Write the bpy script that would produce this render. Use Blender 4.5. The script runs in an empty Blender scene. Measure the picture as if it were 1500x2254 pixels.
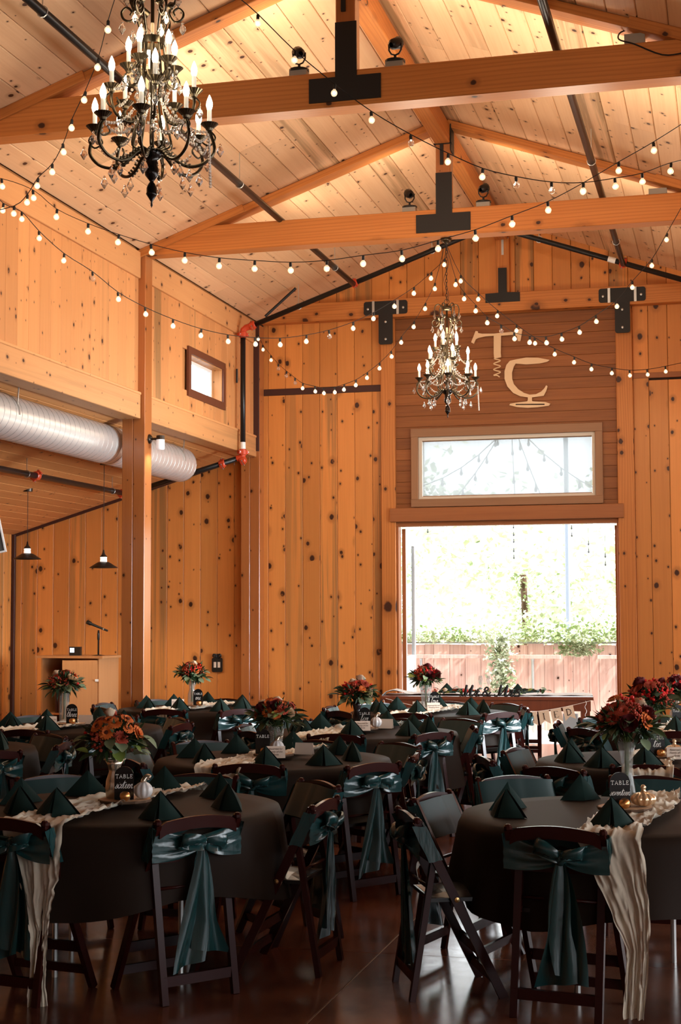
import bpy, math, random
from mathutils import Vector, Matrix, Euler
sin, cos, pi, R = math.sin, math.cos, math.pi, math.radians
S = bpy.context.scene
COL = S.collection
# ------------------------------------------------------------------ camera
CAM = Vector((0, 0, 1.70)); YAW, PITCH, ROLL, FPX = R(14.3431), R(3.8795), R(-.2144), 3347.25
fwd = Vector((-sin(YAW)*cos(PITCH), cos(YAW)*cos(PITCH), sin(PITCH)))
rt = Vector((cos(YAW), sin(YAW), 0)); upv = rt.cross(fwd)
rt2 = cos(ROLL)*rt + sin(ROLL)*upv; up2 = -sin(ROLL)*rt + cos(ROLL)*upv
cd = bpy.data.cameras.new('camera'); cam = bpy.data.objects.new('camera', cd); COL.objects.link(cam)
cam.matrix_world = Matrix(((rt2.x, up2.x, -fwd.x, CAM.x), (rt2.y, up2.y, -fwd.y, CAM.y), (rt2.z, up2.z, -fwd.z, CAM.z), (0, 0, 0, 1)))
cd.sensor_fit = 'VERTICAL'; cd.sensor_height = 36; cd.lens = FPX/2254*36; cd.clip_end = 300
S.camera = cam
# ------------------------------------------------------------------ sky, lights, exposure
w = bpy.data.worlds.new('sky'); S.world = w; w.use_nodes = True
bg = w.node_tree.nodes['Background']; bg.inputs[0].default_value = (.90, .95, 1, 1); bg.inputs[1].default_value = 7
S.view_settings.view_transform = 'Standard'; S.view_settings.look = 'None'; S.view_settings.gamma = 1
S.view_settings.exposure = 0.0; S.view_settings.use_curve_mapping = False
S.cycles.max_bounces = 7; S.cycles.diffuse_bounces = 4; S.cycles.glossy_bounces = 3; S.cycles.transmission_bounces = 6
S.cycles.transparent_max_bounces = 6; S.cycles.sample_clamp_indirect = 4; S.cycles.caustics_reflective = False; S.cycles.caustics_refractive = False
S.cycles.use_denoising = True
def light(name, kind, loc, energy, color, **k):
    d = bpy.data.lights.new(name, kind); d.energy = energy; d.color = color
    aim = k.pop('aim', None)
    for a, b in k.items(): setattr(d, a, b)
    o = bpy.data.objects.new(name, d); COL.objects.link(o); o.location = loc
    if aim: o.rotation_euler = Vector(aim).to_track_quat('-Z', 'Y').to_euler()
    return o
sun = bpy.data.lights.new('sun', 'SUN'); sun.energy = 9; sun.angle = R(3); sun.color = (1, .96, .90)
so = bpy.data.objects.new('sun', sun); COL.objects.link(so); so.rotation_euler = Vector((-.9, .34, -1.15)).to_track_quat('-Z', 'Y').to_euler()
WARM = (1, .85, .66); DAY = (.86, .94, 1)
# added fill lamps at the closed back wall, then daylight by the right-hand aisle openings
for i in range(3):
    light('rear_fill', 'AREA', (-6.6+i*4.2, -3.9, 2.1), 5, DAY, shape='RECTANGLE', size=2.4, size_y=2.2, aim=(0, 1, 0))
for i in range(3):
    light('aisle_daylight', 'AREA', (4.1, 6.0+i*4.15, 1.9), (50, 110, 190)[i], DAY, shape='RECTANGLE', size=2.4, size_y=2.2, aim=((-1, .12, -.05) if i == 2 else (-1, 0, 0)), spread=R(60 if i == 2 else 180))
# ------------------------------------------------------------------ helpers
class G:
    def __init__(s): s.v = []; s.f = []
    def add(s, vs, fs):
        n = len(s.v); s.v += [tuple(p) for p in vs]; s.f += [[i+n for i in q] for q in fs]; return s
    def box(s, x0, x1, y0, y1, z0, z1):
        return s.add([(x0,y0,z0),(x1,y0,z0),(x1,y1,z0),(x0,y1,z0),(x0,y0,z1),(x1,y0,z1),(x1,y1,z1),(x0,y1,z1)],
                     [(0,3,2,1),(4,5,6,7),(0,1,5,4),(1,2,6,5),(2,3,7,6),(3,0,4,7)])
    def bar(s, a, b, wx, wy, up=(1,0,0), ta=1, tb=1):
        a, b = Vector(a), Vector(b); d = (b-a).normalized(); u = Vector(up); u = (u-d*u.dot(d)).normalized(); n = d.cross(u)
        vs = []
        for p, t in ((a, ta), (b, tb)):
            for i, j in ((-1,-1),(1,-1),(1,1),(-1,1)): vs.append(p+u*(i*wx/2*t)+n*(j*wy/2*t))
        return s.add(vs, [(0,3,2,1),(4,5,6,7),(0,1,5,4),(1,2,6,5),(2,3,7,6),(3,0,4,7)])
    def tube(s, pts, r, n=6, cap=True, closed=False):
        pts = [Vector(p) for p in pts]; m = len(pts); rr = r if isinstance(r, (list, tuple)) else [r]*m
        vs = []; u = None
        for i, p in enumerate(pts):
            a = pts[i-1] if (i or closed) else p; b = pts[(i+1) % m] if (i < m-1 or closed) else p
            d = (b-a)
            d = d.normalized() if d.length > 1e-9 else Vector((0,0,1))
            if u is None: u = d.orthogonal().normalized()
            u = (u-d*u.dot(d)); u = u.normalized() if u.length > 1e-6 else d.orthogonal().normalized()
            k = d.cross(u)
            for j in range(n):
                t = 2*pi*j/n; vs.append(p+(u*cos(t)+k*sin(t))*rr[i])
        fs = []
        for i in range(m if closed else m-1):
            for j in range(n):
                i2 = (i+1) % m; fs.append((i*n+j, i*n+(j+1) % n, i2*n+(j+1) % n, i2*n+j))
        if cap and not closed: fs += [tuple(range(n-1, -1, -1)), tuple((m-1)*n+j for j in range(n))]
        return s.add(vs, fs)
    def lathe(s, prof, n=12, c=(0,0,0), flute=0):
        vs = []; fs = []
        for r, z in prof:
            for j in range(n):
                t = 2*pi*j/n; q = r*(1+(flute if j % 2 else -flute)); vs.append((c[0]+q*cos(t), c[1]+q*sin(t), c[2]+z))
        for i in range(len(prof)-1):
            for j in range(n): fs.append((i*n+j, i*n+(j+1) % n, (i+1)*n+(j+1) % n, (i+1)*n+j))
        return s.add(vs, fs)
    def ball(s, c, r, n=6, m=4, sq=1):
        prof = [(max(1e-4, r*sin(pi*i/m)), -r*sq*cos(pi*i/m)) for i in range(m+1)]
        return s.lathe(prof, n, c)
    def prism(s, poly, y0, y1):            # outline in x,z extruded along y
        n = len(poly)
        return s.add([(x, y0, z) for x, z in poly]+[(x, y1, z) for x, z in poly],
                     [tuple(range(n)), tuple(range(2*n-1, n-1, -1))]+[(i, i+n, (i+1) % n+n, (i+1) % n) for i in range(n)])
    def grid(s, fn, nu, nv):
        vs = [fn(i/nu, j/nv) for j in range(nv+1) for i in range(nu+1)]
        return s.add(vs, [(j*(nu+1)+i, j*(nu+1)+i+1, (j+1)*(nu+1)+i+1, (j+1)*(nu+1)+i) for j in range(nv) for i in range(nu)])
    def xf(s, M):
        s.v = [tuple(M @ Vector(p)) for p in s.v]; return s
    def mesh(s, name, mat, smooth=False):
        me = bpy.data.meshes.new(name); me.from_pydata(s.v, [], s.f)
        if mat: me.materials.append(mat)
        if smooth: me.polygons.foreach_set('use_smooth', [True]*len(me.polygons))
        me.update(); return me
def O(name, data, parent=None, loc=None, rot=None, M=None, **k):
    o = bpy.data.objects.new(name, data); COL.objects.link(o)
    if parent: o.parent = parent
    if M is not None: o.matrix_basis = M
    if loc is not None: o.location = loc
    if rot is not None: o.rotation_euler = rot
    for a, b in k.items():
        if b is not None: o[a] = b
    return o
def thing(name, label, category, loc=(0,0,0), rz=0, group=None, kind=None):
    return O(name, None, None, loc, (0,0,rz), label=label, category=category, group=group, kind=kind)
def struct(name, data, label=None, parent=None):
    return O(name, data, parent, kind='structure', label=label)
def kids(o):
    if o not in KIDS: KIDS[o] = [c for c in COL.objects if c.parent == o]
    return KIDS[o]
KIDS = {}
def tree(o): return (o, [tree(c) for c in COL.objects if c.parent == o])
def copy_tree(t, parent=None):
    c = t[0].copy(); COL.objects.link(c)
    if parent: c.parent = parent
    for k in t[1]: copy_tree(k, c)
    return c
def at(px, py, Y=None, Z=None, X=None):    # photograph pixel -> point on a plane of the room
    d = (px-750)/FPX*rt2-(py-1127)/FPX*up2+fwd
    t = (Y/d.y) if Y is not None else ((Z-1.7)/d.z if Z is not None else X/d.x)
    return CAM+d*t
def seen(P, m=60):
    v = Vector((P[0], P[1], 1))-CAM; z = v.dot(fwd)
    if z < .5: return False
    return -m < 750+FPX*v.dot(rt2)/z < 1500+m
def smooth(pts, n=4):
    pts = [Vector(p) for p in pts]; out = []
    for i in range(len(pts)-1):
        p0, p1, p2, p3 = pts[max(0,i-1)], pts[i], pts[i+1], pts[min(len(pts)-1,i+2)]
        for k in range(n):
            t = k/n; out.append(.5*((2*p1)+(p2-p0)*t+(2*p0-5*p1+4*p2-p3)*t*t+(3*p1-p0-3*p2+p3)*t*t*t))
    return out+[pts[-1]]
# ------------------------------------------------------------------ materials
def mat(name, color=(.5,.5,.5), rough=.5, metal=0, spec=.5, trans=0, emit=None, es=0, sheen=0, alpha=1, ior=1.45, coat=0):
    m = bpy.data.materials.new(name); m.use_nodes = True; b = m.node_tree.nodes['Principled BSDF']; i = b.inputs
    i['Base Color'].default_value = (*color, 1); i['Roughness'].default_value = rough; i['Metallic'].default_value = metal
    i['Specular IOR Level'].default_value = spec; i['Transmission Weight'].default_value = trans; i['IOR'].default_value = ior
    i['Sheen Weight'].default_value = sheen; i['Alpha'].default_value = alpha; i['Coat Weight'].default_value = coat
    if emit: i['Emission Color'].default_value = (*emit, 1); i['Emission Strength'].default_value = es
    return m
class N:
    def __init__(s, m): s.t = m.node_tree; s.b = s.t.nodes['Principled BSDF']
    def n(s, typ, **k):
        o = s.t.nodes.new(typ)
        for a, b in k.items(): setattr(o, a, b)
        return o
    def set(s, sock, v):
        if isinstance(v, bpy.types.NodeSocket): s.t.links.new(v, sock)
        elif isinstance(v, (tuple, list)) and sock.type == 'RGBA': sock.default_value = (*v[:3], 1)
        else: sock.default_value = v
    def math(s, op, a, b=0, c=0, clamp=False):
        o = s.n('ShaderNodeMath', operation=op, use_clamp=clamp)
        for i, v in enumerate((a, b, c)): s.set(o.inputs[i], v)
        return o.outputs[0]
    def mix(s, f, a, b, mode='MIX'):
        o = s.n('ShaderNodeMix', data_type='RGBA', blend_type=mode)
        s.set(o.inputs[0], f); s.set(o.inputs[6], a); s.set(o.inputs[7], b); return o.outputs[2]
    def ramp(s, v, lo, hi, a=0., b=1.):
        o = s.n('ShaderNodeMapRange', interpolation_type='SMOOTHSTEP')
        for i, x in enumerate((v, lo, hi, a, b)): s.set(o.inputs[i], x)
        return o.outputs[0]
    def comb(s, x, y, z):
        o = s.n('ShaderNodeCombineXYZ')
        for i, v in enumerate((x, y, z)): s.set(o.inputs[i], v)
        return o.outputs[0]
    def noise(s, v, scale=1, detail=3, rough=.5, dist=0):
        o = s.n('ShaderNodeTexNoise'); s.set(o.inputs['Vector'], v); s.set(o.inputs['Scale'], scale)
        s.set(o.inputs['Detail'], detail); s.set(o.inputs['Roughness'], rough); s.set(o.inputs['Distortion'], dist); return o.outputs['Fac']
    def coords(s):
        tc = s.n('ShaderNodeTexCoord'); sp = s.n('ShaderNodeSeparateXYZ'); s.t.links.new(tc.outputs['Object'], sp.inputs[0])
        oi = s.n('ShaderNodeObjectInfo'); return sp.outputs[0], sp.outputs[1], sp.outputs[2], oi.outputs['Random']
    def bump(s, h, st=.2, d=.01):
        o = s.n('ShaderNodeBump'); s.set(o.inputs['Height'], h); o.inputs['Strength'].default_value = st; o.inputs['Distance'].default_value = d
        s.t.links.new(o.outputs[0], s.b.inputs['Normal'])
def wood(name, base, dark, knots=1., kscale=3.2, vary=.25, stain=0., rough=.5, grain=1., spec=.35, coat=0., rings=False):
    """sawn timber: local x across the grain, z along it"""
    m = mat(name, base, rough, spec=spec, coat=coat); n = N(m); x, y, z, rnd = n.coords()
    off = n.math('MULTIPLY', rnd, 173.)
    xy = n.math('ADD', x, y)
    v1 = n.comb(n.math('MULTIPLY_ADD', xy, 46., off), n.math('MULTIPLY', off, .37), n.math('MULTIPLY', z, 1.3))
    g1 = n.noise(v1, 1, 3, .55, .3)
    v2 = n.comb(n.math('MULTIPLY_ADD', xy, 9., off), off, n.math('MULTIPLY', z, .55))
    g2 = n.noise(v2, 1, 2, .5, .6)
    f = n.math('MULTIPLY_ADD', n.ramp(g1, .35, .75), .35*grain, n.math('MULTIPLY', n.ramp(g2, .35, .75), .25*grain))
    mid = tuple(a*.55+b*.45 for a, b in zip(base, dark))
    c = n.mix(f, base, mid)
    if rings:
        wv = n.n('ShaderNodeTexWave', wave_type='BANDS', bands_direction='X'); wv.inputs['Scale'].default_value = 1.0
        wv.inputs['Distortion'].default_value = 9.; wv.inputs['Detail'].default_value = 1.; wv.inputs['Detail Scale'].default_value = .8
        n.set(wv.inputs['Vector'], n.comb(n.math('MULTIPLY_ADD', xy, 9., off), off, n.math('MULTIPLY', z, .6)))
        c = n.mix(n.math('MULTIPLY', n.ramp(wv.outputs['Fac'], .5, .95), .75), c, mid)
    # board to board variation
    h = n.n('ShaderNodeHueSaturation'); n.set(h.inputs['Color'], c)
    wn = n.n('ShaderNodeTexWhiteNoise', noise_dimensions='1D'); n.set(wn.inputs['W'], n.math('MULTIPLY', rnd, 91.7))
    n.set(h.inputs['Value'], n.math('MULTIPLY_ADD', wn.outputs['Value'], vary, 1-vary*.55)); c = h.outputs[0]
    if stain:
        wn2 = n.n('ShaderNodeTexWhiteNoise', noise_dimensions='1D'); n.set(wn2.inputs['W'], n.math('MULTIPLY', rnd, 37.3))
        pick = n.ramp(wn2.outputs['Value'], 1-stain, 1-stain+.08)
        st = n.noise(n.comb(n.math('MULTIPLY_ADD', xy, 13., off), off, n.math('MULTIPLY', z, .35)), 1, 4, .6, .4)
        edge = n.ramp(n.math('ABSOLUTE', x), .095, .13, 0, .45)
        s1 = n.math('MAXIMUM', n.math('MULTIPLY', n.ramp(st, .38, .6), pick), n.math('MULTIPLY', edge, n.ramp(st, .47, .62)))
        c = n.mix(n.math('MULTIPLY', s1, .72), c, (.24, .14, .055))
    if knots:
        tn = n.n('ShaderNodeTexCoord'); sn = n.n('ShaderNodeSeparateXYZ'); n.t.links.new(tn.outputs['Normal'], sn.inputs[0])
        fx = n.math('GREATER_THAN', n.math('ABSOLUTE', sn.outputs[0]), .6); u_ = n.math('MULTIPLY_ADD', fx, n.math('SUBTRACT', y, x), x)
        for sc, rad, keep in ((kscale, .055, .55), (kscale*1.9, .045, .68)):
            vo = n.n('ShaderNodeTexVoronoi', feature='F1', voronoi_dimensions='2D'); vo.inputs['Scale'].default_value = 1; vo.inputs['Randomness'].default_value = 1
            wob = n.noise(n.comb(n.math('MULTIPLY', u_, 30), off, n.math('MULTIPLY', z, 30)), 1, 2)
            n.set(vo.inputs['Vector'], n.comb(n.math('MULTIPLY_ADD', u_, sc*1.1, off), n.math('MULTIPLY_ADD', z, sc*.85, n.math('MULTIPLY', off, 1.7)), 0))
            sp = n.n('ShaderNodeSeparateColor'); n.set(sp.inputs[0], vo.outputs['Color'])
            on = n.math('GREATER_THAN', sp.outputs[0], keep)
            r0 = n.math('MULTIPLY_ADD', sp.outputs[1], rad*knots, rad*knots*.6)
            d = n.math('MULTIPLY_ADD', wob, .05, n.math('SUBTRACT', vo.outputs['Distance'], .025))
            core = n.math('MULTIPLY', on, n.ramp(d, n.math('MULTIPLY', r0, .6), r0, 1, 0))
            halo = n.math('MULTIPLY', on, n.ramp(d, r0, n.math('MULTIPLY', r0, 2.4), .55, 0))
            c = n.mix(halo, c, tuple(a*.62 for a in mid)); c = n.mix(core, c, (.055, .018, .008))
    n.set(n.b.inputs['Base Color'], c); n.bump(f, .12, .004)
    return m
M_pine = wood('knotty_pine', (.70,.275,.068), (.42,.13,.028), 1.6, 3.0, .30, .22, .45)
M_ceil = wood('ceiling_pine', (.80,.52,.30), (.52,.22,.08), 1.15, 3.4, .2, .10, .5)
M_beam = wood('fir_beam', (.60,.225,.055), (.32,.085,.018), 1.5, 1.7, .10, 0, .5, 1.2, rings=True)
M_post = wood('post_timber', (.42,.145,.04), (.2,.05,.014), .8, 3.0, .12, 0, .20, spec=1.)
M_cedar = wood('cedar_board', (.31,.108,.027), (.13,.034,.008), .0, 3.0, .38, 0, .5, 2.4)
M_trim = wood('cedar_trim', (.36,.13,.042), (.2,.06,.02), .0, 3.0, .1, 0, .5, 1.2)
M_wtrim = wood('window_trim_wood', (.34,.175,.085), (.2,.09,.04), .0, 3.0, .08, 0, .5, 1.2)
M_sofa = wood('soffit_pine', (.64,.31,.12), (.45,.17,.055), 1.1, 3.6, .15, .05, .5)
M_cab = wood('cabinet_wood', (.50,.24,.10), (.3,.12,.04), .0, 3.0, .1, 0, .5, 1.2)
M_farm = wood('farm_table_wood', (.14,.035,.014), (.05,.012,.006), .0, 3.0, .1, 0, .35, 1.4)
M_fence = wood('fence_board_wood', (.90,.62,.53), (.52,.16,.10), .6, 2.2, .25, .0, .8, 2.2)
M_letter = mat('plywood_letter', (.80,.56,.32), .6)
M_gap = mat('dark_gap', (.03,.012,.005), .9)
M_steel = mat('black_steel', (.018,.016,.015), .55, .3)
M_pipe = mat('black_iron_pipe', (.022,.021,.021), .32, .5)
M_red = mat('red_coupling_paint', (.55,.06,.02), .4)
M_white = mat('white_plastic', (.8,.8,.78), .4)
M_galv = mat('galvanised_steel', (.55,.55,.53), .38, .9)
M_rim = mat('rust_channel', (.055,.016,.010), .6)
M_bronze = mat('bronze_metal', (.045,.034,.026), .35, .7)
M_iron = mat('chandelier_iron', (.10,.075,.045), .28, .9)
M_candle = mat('candle_sleeve', (.85,.80,.70), .5, emit=(1,.8,.55), es=.35)
M_flame = mat('lit_candle_bulb', (1,.9,.75), .3, emit=(1,.84,.62), es=26)
M_bulb = mat('lit_globe_bulb', (1,.88,.72), .15, emit=(1,.74,.48), es=.42, alpha=.5)
M_bulb2 = mat('unlit_globe_glass', (.95,.85,.75), .05, trans=.8, alpha=.6)
M_core = mat('filament', (1,.9,.8), .3, emit=(1,.88,.70), es=5)
M_crys = mat('crystal', (.96,.93,.88), .05, trans=.88, ior=1.22, spec=.8)
M_bead = mat('crystal_bead', (.95,.88,.78), .08, trans=.55, ior=1.25, spec=.8)
M_cord = mat('black_cord', (.012,.011,.010), .6)
M_chair = mat('mahogany_lacquer', (.030,.0055,.004), .24, spec=.22)
M_seat = mat('chair_seat_vinyl', (.010,.008,.007), .25, spec=.4)
M_bolt = mat('brass_bolt', (.6,.42,.18), .3, 1)
M_nap = mat('green_napkin_linen', (.004,.018,.014), .85, spec=.25, sheen=.06)
M_cloth = mat('dark_table_linen', (.019,.0115,.0078), .62, spec=.09)
M_gauze = mat('gauze_runner', (.70,.62,.48), .9, sheen=.15, alpha=.78)
M_slice = wood('slice_wood', (.55,.33,.18), (.4,.2,.09), 0., 3, .1, 0, .6)
M_bark = mat('bark', (.10,.055,.03), .9)
M_sign = mat('black_acrylic', (.006,.006,.006), .25)
M_ink = mat('white_lettering', (.82,.78,.72), .5)
M_card = mat('card_paper', (.72,.60,.49), .8)
M_dkink = mat('brown_ink', (.08,.04,.025), .8)
M_gold = mat('gold_votive', (.75,.36,.12), .28, .9)
M_merc = mat('mercury_glass', (.62,.52,.40), .2, .75)
M_glass = mat('clear_glass', (.42,.42,.38), .04, spec=1, alpha=.24)
M_pear = mat('pearl_glass', (.80,.77,.74), .12, spec=.6, trans=.15)
M_amber = mat('amber_lustre_glass', (.90,.62,.36), .06, spec=.8, trans=.15, metal=.55)
M_stem = mat('flower_stem', (.10,.14,.035), .6)
M_leaf = mat('dark_leaf', (.022,.050,.014), .55)
M_euc = mat('eucalyptus_leaf', (.17,.23,.13), .6)
M_leafl = mat('light_leaf', (.22,.30,.06), .55)
M_org = mat('orange_petal', (.72,.17,.03), .7)
M_rust = mat('rust_petal', (.42,.055,.025), .7)
M_burg = mat('burgundy_petal', (.12,.008,.010), .7)
M_scar = mat('scarlet_petal', (.70,.022,.016), .7)
M_crm = mat('cream_petal', (.75,.58,.40), .7)
M_eye = mat('flower_eye', (.10,.02,.01), .8)
M_paper = mat('kraft_paper', (.50,.34,.22), .85)
M_black = mat('black_paint', (.008,.008,.008), .4)
M_conc = mat('patio_concrete', (.62,.60,.57), .85)
M_pine2 = mat('outer_boarding', (.45,.19,.06), .7)
M_scr = mat('monitor_screen', (.3,.4,.5), .3, emit=(.75,.85,1), es=1.2)
def satin():
    m = mat('teal_satin', (.009,.046,.048), .24, spec=.9, sheen=.3); n = N(m)
    n.b.inputs['Anisotropic'].default_value = .5; n.b.inputs['Sheen Roughness'].default_value = .3
    n.b.inputs['Sheen Tint'].default_value = (.25,.55,.55,1)
    x, y, z, r = n.coords(); n.bump(n.noise(n.comb(n.math('MULTIPLY', x, 30), n.math('MULTIPLY', y, 30), n.math('MULTIPLY', z, 9)), 1, 2), .25, .01)
    return m
M_satin = satin()
M_satin2 = mat('sash_reverse', (.010,.036,.036), .5, spec=.35, sheen=.1)
def floor_mat():
    m = mat('polished_stained_concrete', (.05,.018,.010), .16, spec=.5); n = N(m); x, y, z, r = n.coords()
    v = n.comb(x, y, z); a = n.noise(v, 1.3, 6, .62, .4); b = n.noise(v, 9, 5, .6); d = n.noise(v, 60, 2)
    c = n.mix(n.ramp(a, .3, .7), (.075,.026,.015), (.19,.066,.035)); c = n.mix(n.math('MULTIPLY', n.ramp(b, .5, .75), .5), c, (.17,.072,.04))
    n.set(n.b.inputs['Base Color'], c); n.set(n.b.inputs['Roughness'], n.math('MULTIPLY_ADD', b, .16, .10)); n.bump(d, .03, .002); return m
M_floor = floor_mat()
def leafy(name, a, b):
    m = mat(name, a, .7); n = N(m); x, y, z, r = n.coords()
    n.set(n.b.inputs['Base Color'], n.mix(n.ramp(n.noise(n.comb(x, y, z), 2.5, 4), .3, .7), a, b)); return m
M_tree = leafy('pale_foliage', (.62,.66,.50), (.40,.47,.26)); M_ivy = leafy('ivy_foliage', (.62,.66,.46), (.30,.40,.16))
def shade_mat():
    m = bpy.data.materials.new('roller_shade_weave'); m.use_nodes = True; t = m.node_tree; t.nodes.clear()
    o = t.nodes.new('ShaderNodeOutputMaterial'); a = t.nodes.new('ShaderNodeBsdfTranslucent'); b = t.nodes.new('ShaderNodeBsdfTransparent'); x = t.nodes.new('ShaderNodeMixShader')
    a.inputs[0].default_value = (.21,.21,.206,1); x.inputs[0].default_value = .09
    t.links.new(a.outputs[0], x.inputs[1]); t.links.new(b.outputs[0], x.inputs[2]); t.links.new(x.outputs[0], o.inputs[0]); return m
M_shade = shade_mat()
def pane_mat():
    m = bpy.data.materials.new('window_pane'); m.use_nodes = True; t = m.node_tree; t.nodes.clear()
    o = t.nodes.new('ShaderNodeOutputMaterial'); a = t.nodes.new('ShaderNodeBsdfTransparent'); b = t.nodes.new('ShaderNodeBsdfGlossy'); x = t.nodes.new('ShaderNodeMixShader'); f = t.nodes.new('ShaderNodeValue')
    a.inputs[0].default_value = (.93,.95,.96,1); b.inputs['Roughness'].default_value = .02; f.outputs[0].default_value = .05
    t.links.new(f.outputs[0], x.inputs[0]); t.links.new(a.outputs[0], x.inputs[1]); t.links.new(b.outputs[0], x.inputs[2]); t.links.new(x.outputs[0], o.inputs[0]); return m
M_pane = pane_mat()
# ------------------------------------------------------------------ timber pieces
def board(parent, name, p, across, normal, along, wd, th, La, Lb=None, m=None, ch=.004, label=None):
    """board starting at p (centre of its back edge), chamfered front arrises; La/Lb lengths at its two sides"""
    Lb = La if Lb is None else Lb; prof = [(-wd/2,0),(wd/2,0),(wd/2,th-ch),(wd/2-ch,th),(-wd/2+ch,th),(-wd/2,th-ch)]
    L = lambda x: La+(Lb-La)*(x/wd+.5)
    vs = [(x,y,0) for x, y in prof]+[(x,y,L(x)) for x, y in prof]
    g = G().add(vs, [(5,4,3,2,1,0),(6,7,8,9,10,11)]+[(i,(i+1)%6,(i+1)%6+6,i+6) for i in range(6)])
    a, n, l = Vector(across), Vector(normal), Vector(along)
    M = Matrix(((a.x,n.x,l.x,p[0]),(a.y,n.y,l.y,p[1]),(a.z,n.z,l.z,p[2]),(0,0,0,1)))
    return O(name, g.mesh(name, m), parent, M=M, label=label)
def beam(parent, name, a, b, wd, th, m, up=(0,0,1), label=None, kind=None):
    """square timber from a to b with local z along it"""
    a, b = Vector(a), Vector(b); d = (b-a); L = d.length; l = d/L; n = Vector(up); n = (n-l*n.dot(l)).normalized(); x = n.cross(l)
    e = .006; pr = [(-wd/2+e,-th/2),(wd/2-e,-th/2),(wd/2,-th/2+e),(wd/2,th/2-e),(wd/2-e,th/2),(-wd/2+e,th/2),(-wd/2,th/2-e),(-wd/2,-th/2+e)]
    g = G().add([(p,q,0) for p,q in pr]+[(p,q,L) for p,q in pr], [tuple(range(7,-1,-1)), tuple(range(8,16))]+[(i,(i+1)%8,(i+1)%8+8,i+8) for i in range(8)])
    M = Matrix(((x.x,n.x,l.x,a.x),(x.y,n.y,l.y,a.y),(x.z,n.z,l.z,a.z),(0,0,0,1)))
    return O(name, g.mesh(name, m), parent, M=M, label=label, kind=kind)
# ------------------------------------------------------------------ room
XP, XW, XR = -6.08, -6.16, -2.80           # post face, clerestory wall, ridge
YW, YP, BAY = 19.6, 15.27, 4.15
ZE, SL = 5.645, .355                        # eave of nave ceiling, slope
XWR = 2*XR-XW
zroof = lambda X: ZE+SL*(min(X, 2*XR-X)-XW)
zaisle = lambda X: 3.75+.298*(X+6.74)
XA = -9.78
# floor
fl = struct('floor', G().box(-10, 4.5, -4.2, 20.2, -.12, -.006).mesh('floor', mat('joint_glint', (.55,.50,.45), .3)), 'glossy dark red-brown stained concrete floor with sawn joints')  # pale base colour stands in for the glint along the sawn joints
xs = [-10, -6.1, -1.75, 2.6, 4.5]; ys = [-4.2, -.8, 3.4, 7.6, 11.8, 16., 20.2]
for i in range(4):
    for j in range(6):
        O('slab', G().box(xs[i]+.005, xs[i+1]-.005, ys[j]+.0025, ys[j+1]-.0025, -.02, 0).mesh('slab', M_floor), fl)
# far wall
wf = struct('wall_far', None, 'knotty pine board far wall around the open doorway')
bk = G().box(-10, -6.3, YW+.03, YW+.18, 0, 3.75).box(-6.3, -4.26, YW+.03, YW+.18, 0, 7).box(-1.35, 5, YW+.03, YW+.18, 0, 7).box(-4.26, -1.35, YW+.03, YW+.18, 4.10, 7).box(-4.26, -3.92, YW+.03, YW+.18, 2.87, 4.1).box(-1.65, -1.35, YW+.03, YW+.18, 2.87, 4.1).box(-3.92, -1.65, YW+.03, YW+.18, 2.87, 3.2)
O('wall_backing', bk.mesh('wall_backing', M_gap), wf)
PW = .2415; x0 = at(590.7, 1000, Y=YW).x
def far_board(xa, xb, za, zb0=None, zb1=None):
    board(wf, 'plank', ((xa+xb)/2, YW+.03, za), (1,0,0), (0,-1,0), (0,0,1), xb-xa-.004, .03, zb0-za, zb1-za, M_pine)
k0 = -18
edges = [x0+PW*k for k in range(k0, 40)]
for a, b in zip(edges[:-1], edges[1:]):
    if b < XA or a > 4.1: continue
    if a >= .5: far_board(a, b, 0, zaisle(2*XR-a)+.02, zaisle(2*XR-b)+.02); continue
    if b <= -6.12:                                # aisle part of the wall
        far_board(max(a, XA), b, 0, zaisle(max(a, XA))+.02, zaisle(b)+.02); continue
    a2 = max(a, -6.12)
    ins = b > -4.45 and a < -1.14                 # behind the door surround: boards only above the beam
    if not ins or b-a < .05:
        far_board(a2, b, 0, 4.67, 4.67) if a2 > -6.12+.001 or True else None
        far_board(a2, b, 4.76, 5.66, 5.66)
    elif a < -4.445:
        far_board(a2, -4.445, 0, 4.67, 4.67); far_board(a2, -4.445, 4.76, 5.66, 5.66)
    elif b > -1.145:
        far_board(-1.145, b, 0, 4.70, 4.70); far_board(-1.145, b, 4.77, 5.66, 5.66)
    far_board(a2, b, 5.85, zroof(a2)+.03, zroof(b)+.03)
board(wf, 'trim_strip', (-6.1, YW+.02, 4.715), (0,0,-1), (0,-1,0), (1,0,0), .09, .03, 1.66, None, M_rim, label='dark red-brown strip across the boards')
board(wf, 'trim_strip', (-1.15, YW+.02, 4.735), (0,0,-1), (0,-1,0), (1,0,0), .07, .03, 1.9, None, M_trim)
# dark angle trim along the aisle roof and corner
beam(wf, 'trim_angle', (XA, YW-.02, zaisle(XA)-.01), (-6.2, YW-.02, zaisle(-6.2)-.01), .03, .06, M_rim)
beam(wf, 'trim_angle', (XA+.03, YW-.03, 0), (XA+.03, YW-.03, zaisle(XA)), .05, .05, M_rim, up=(0,1,0))
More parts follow.
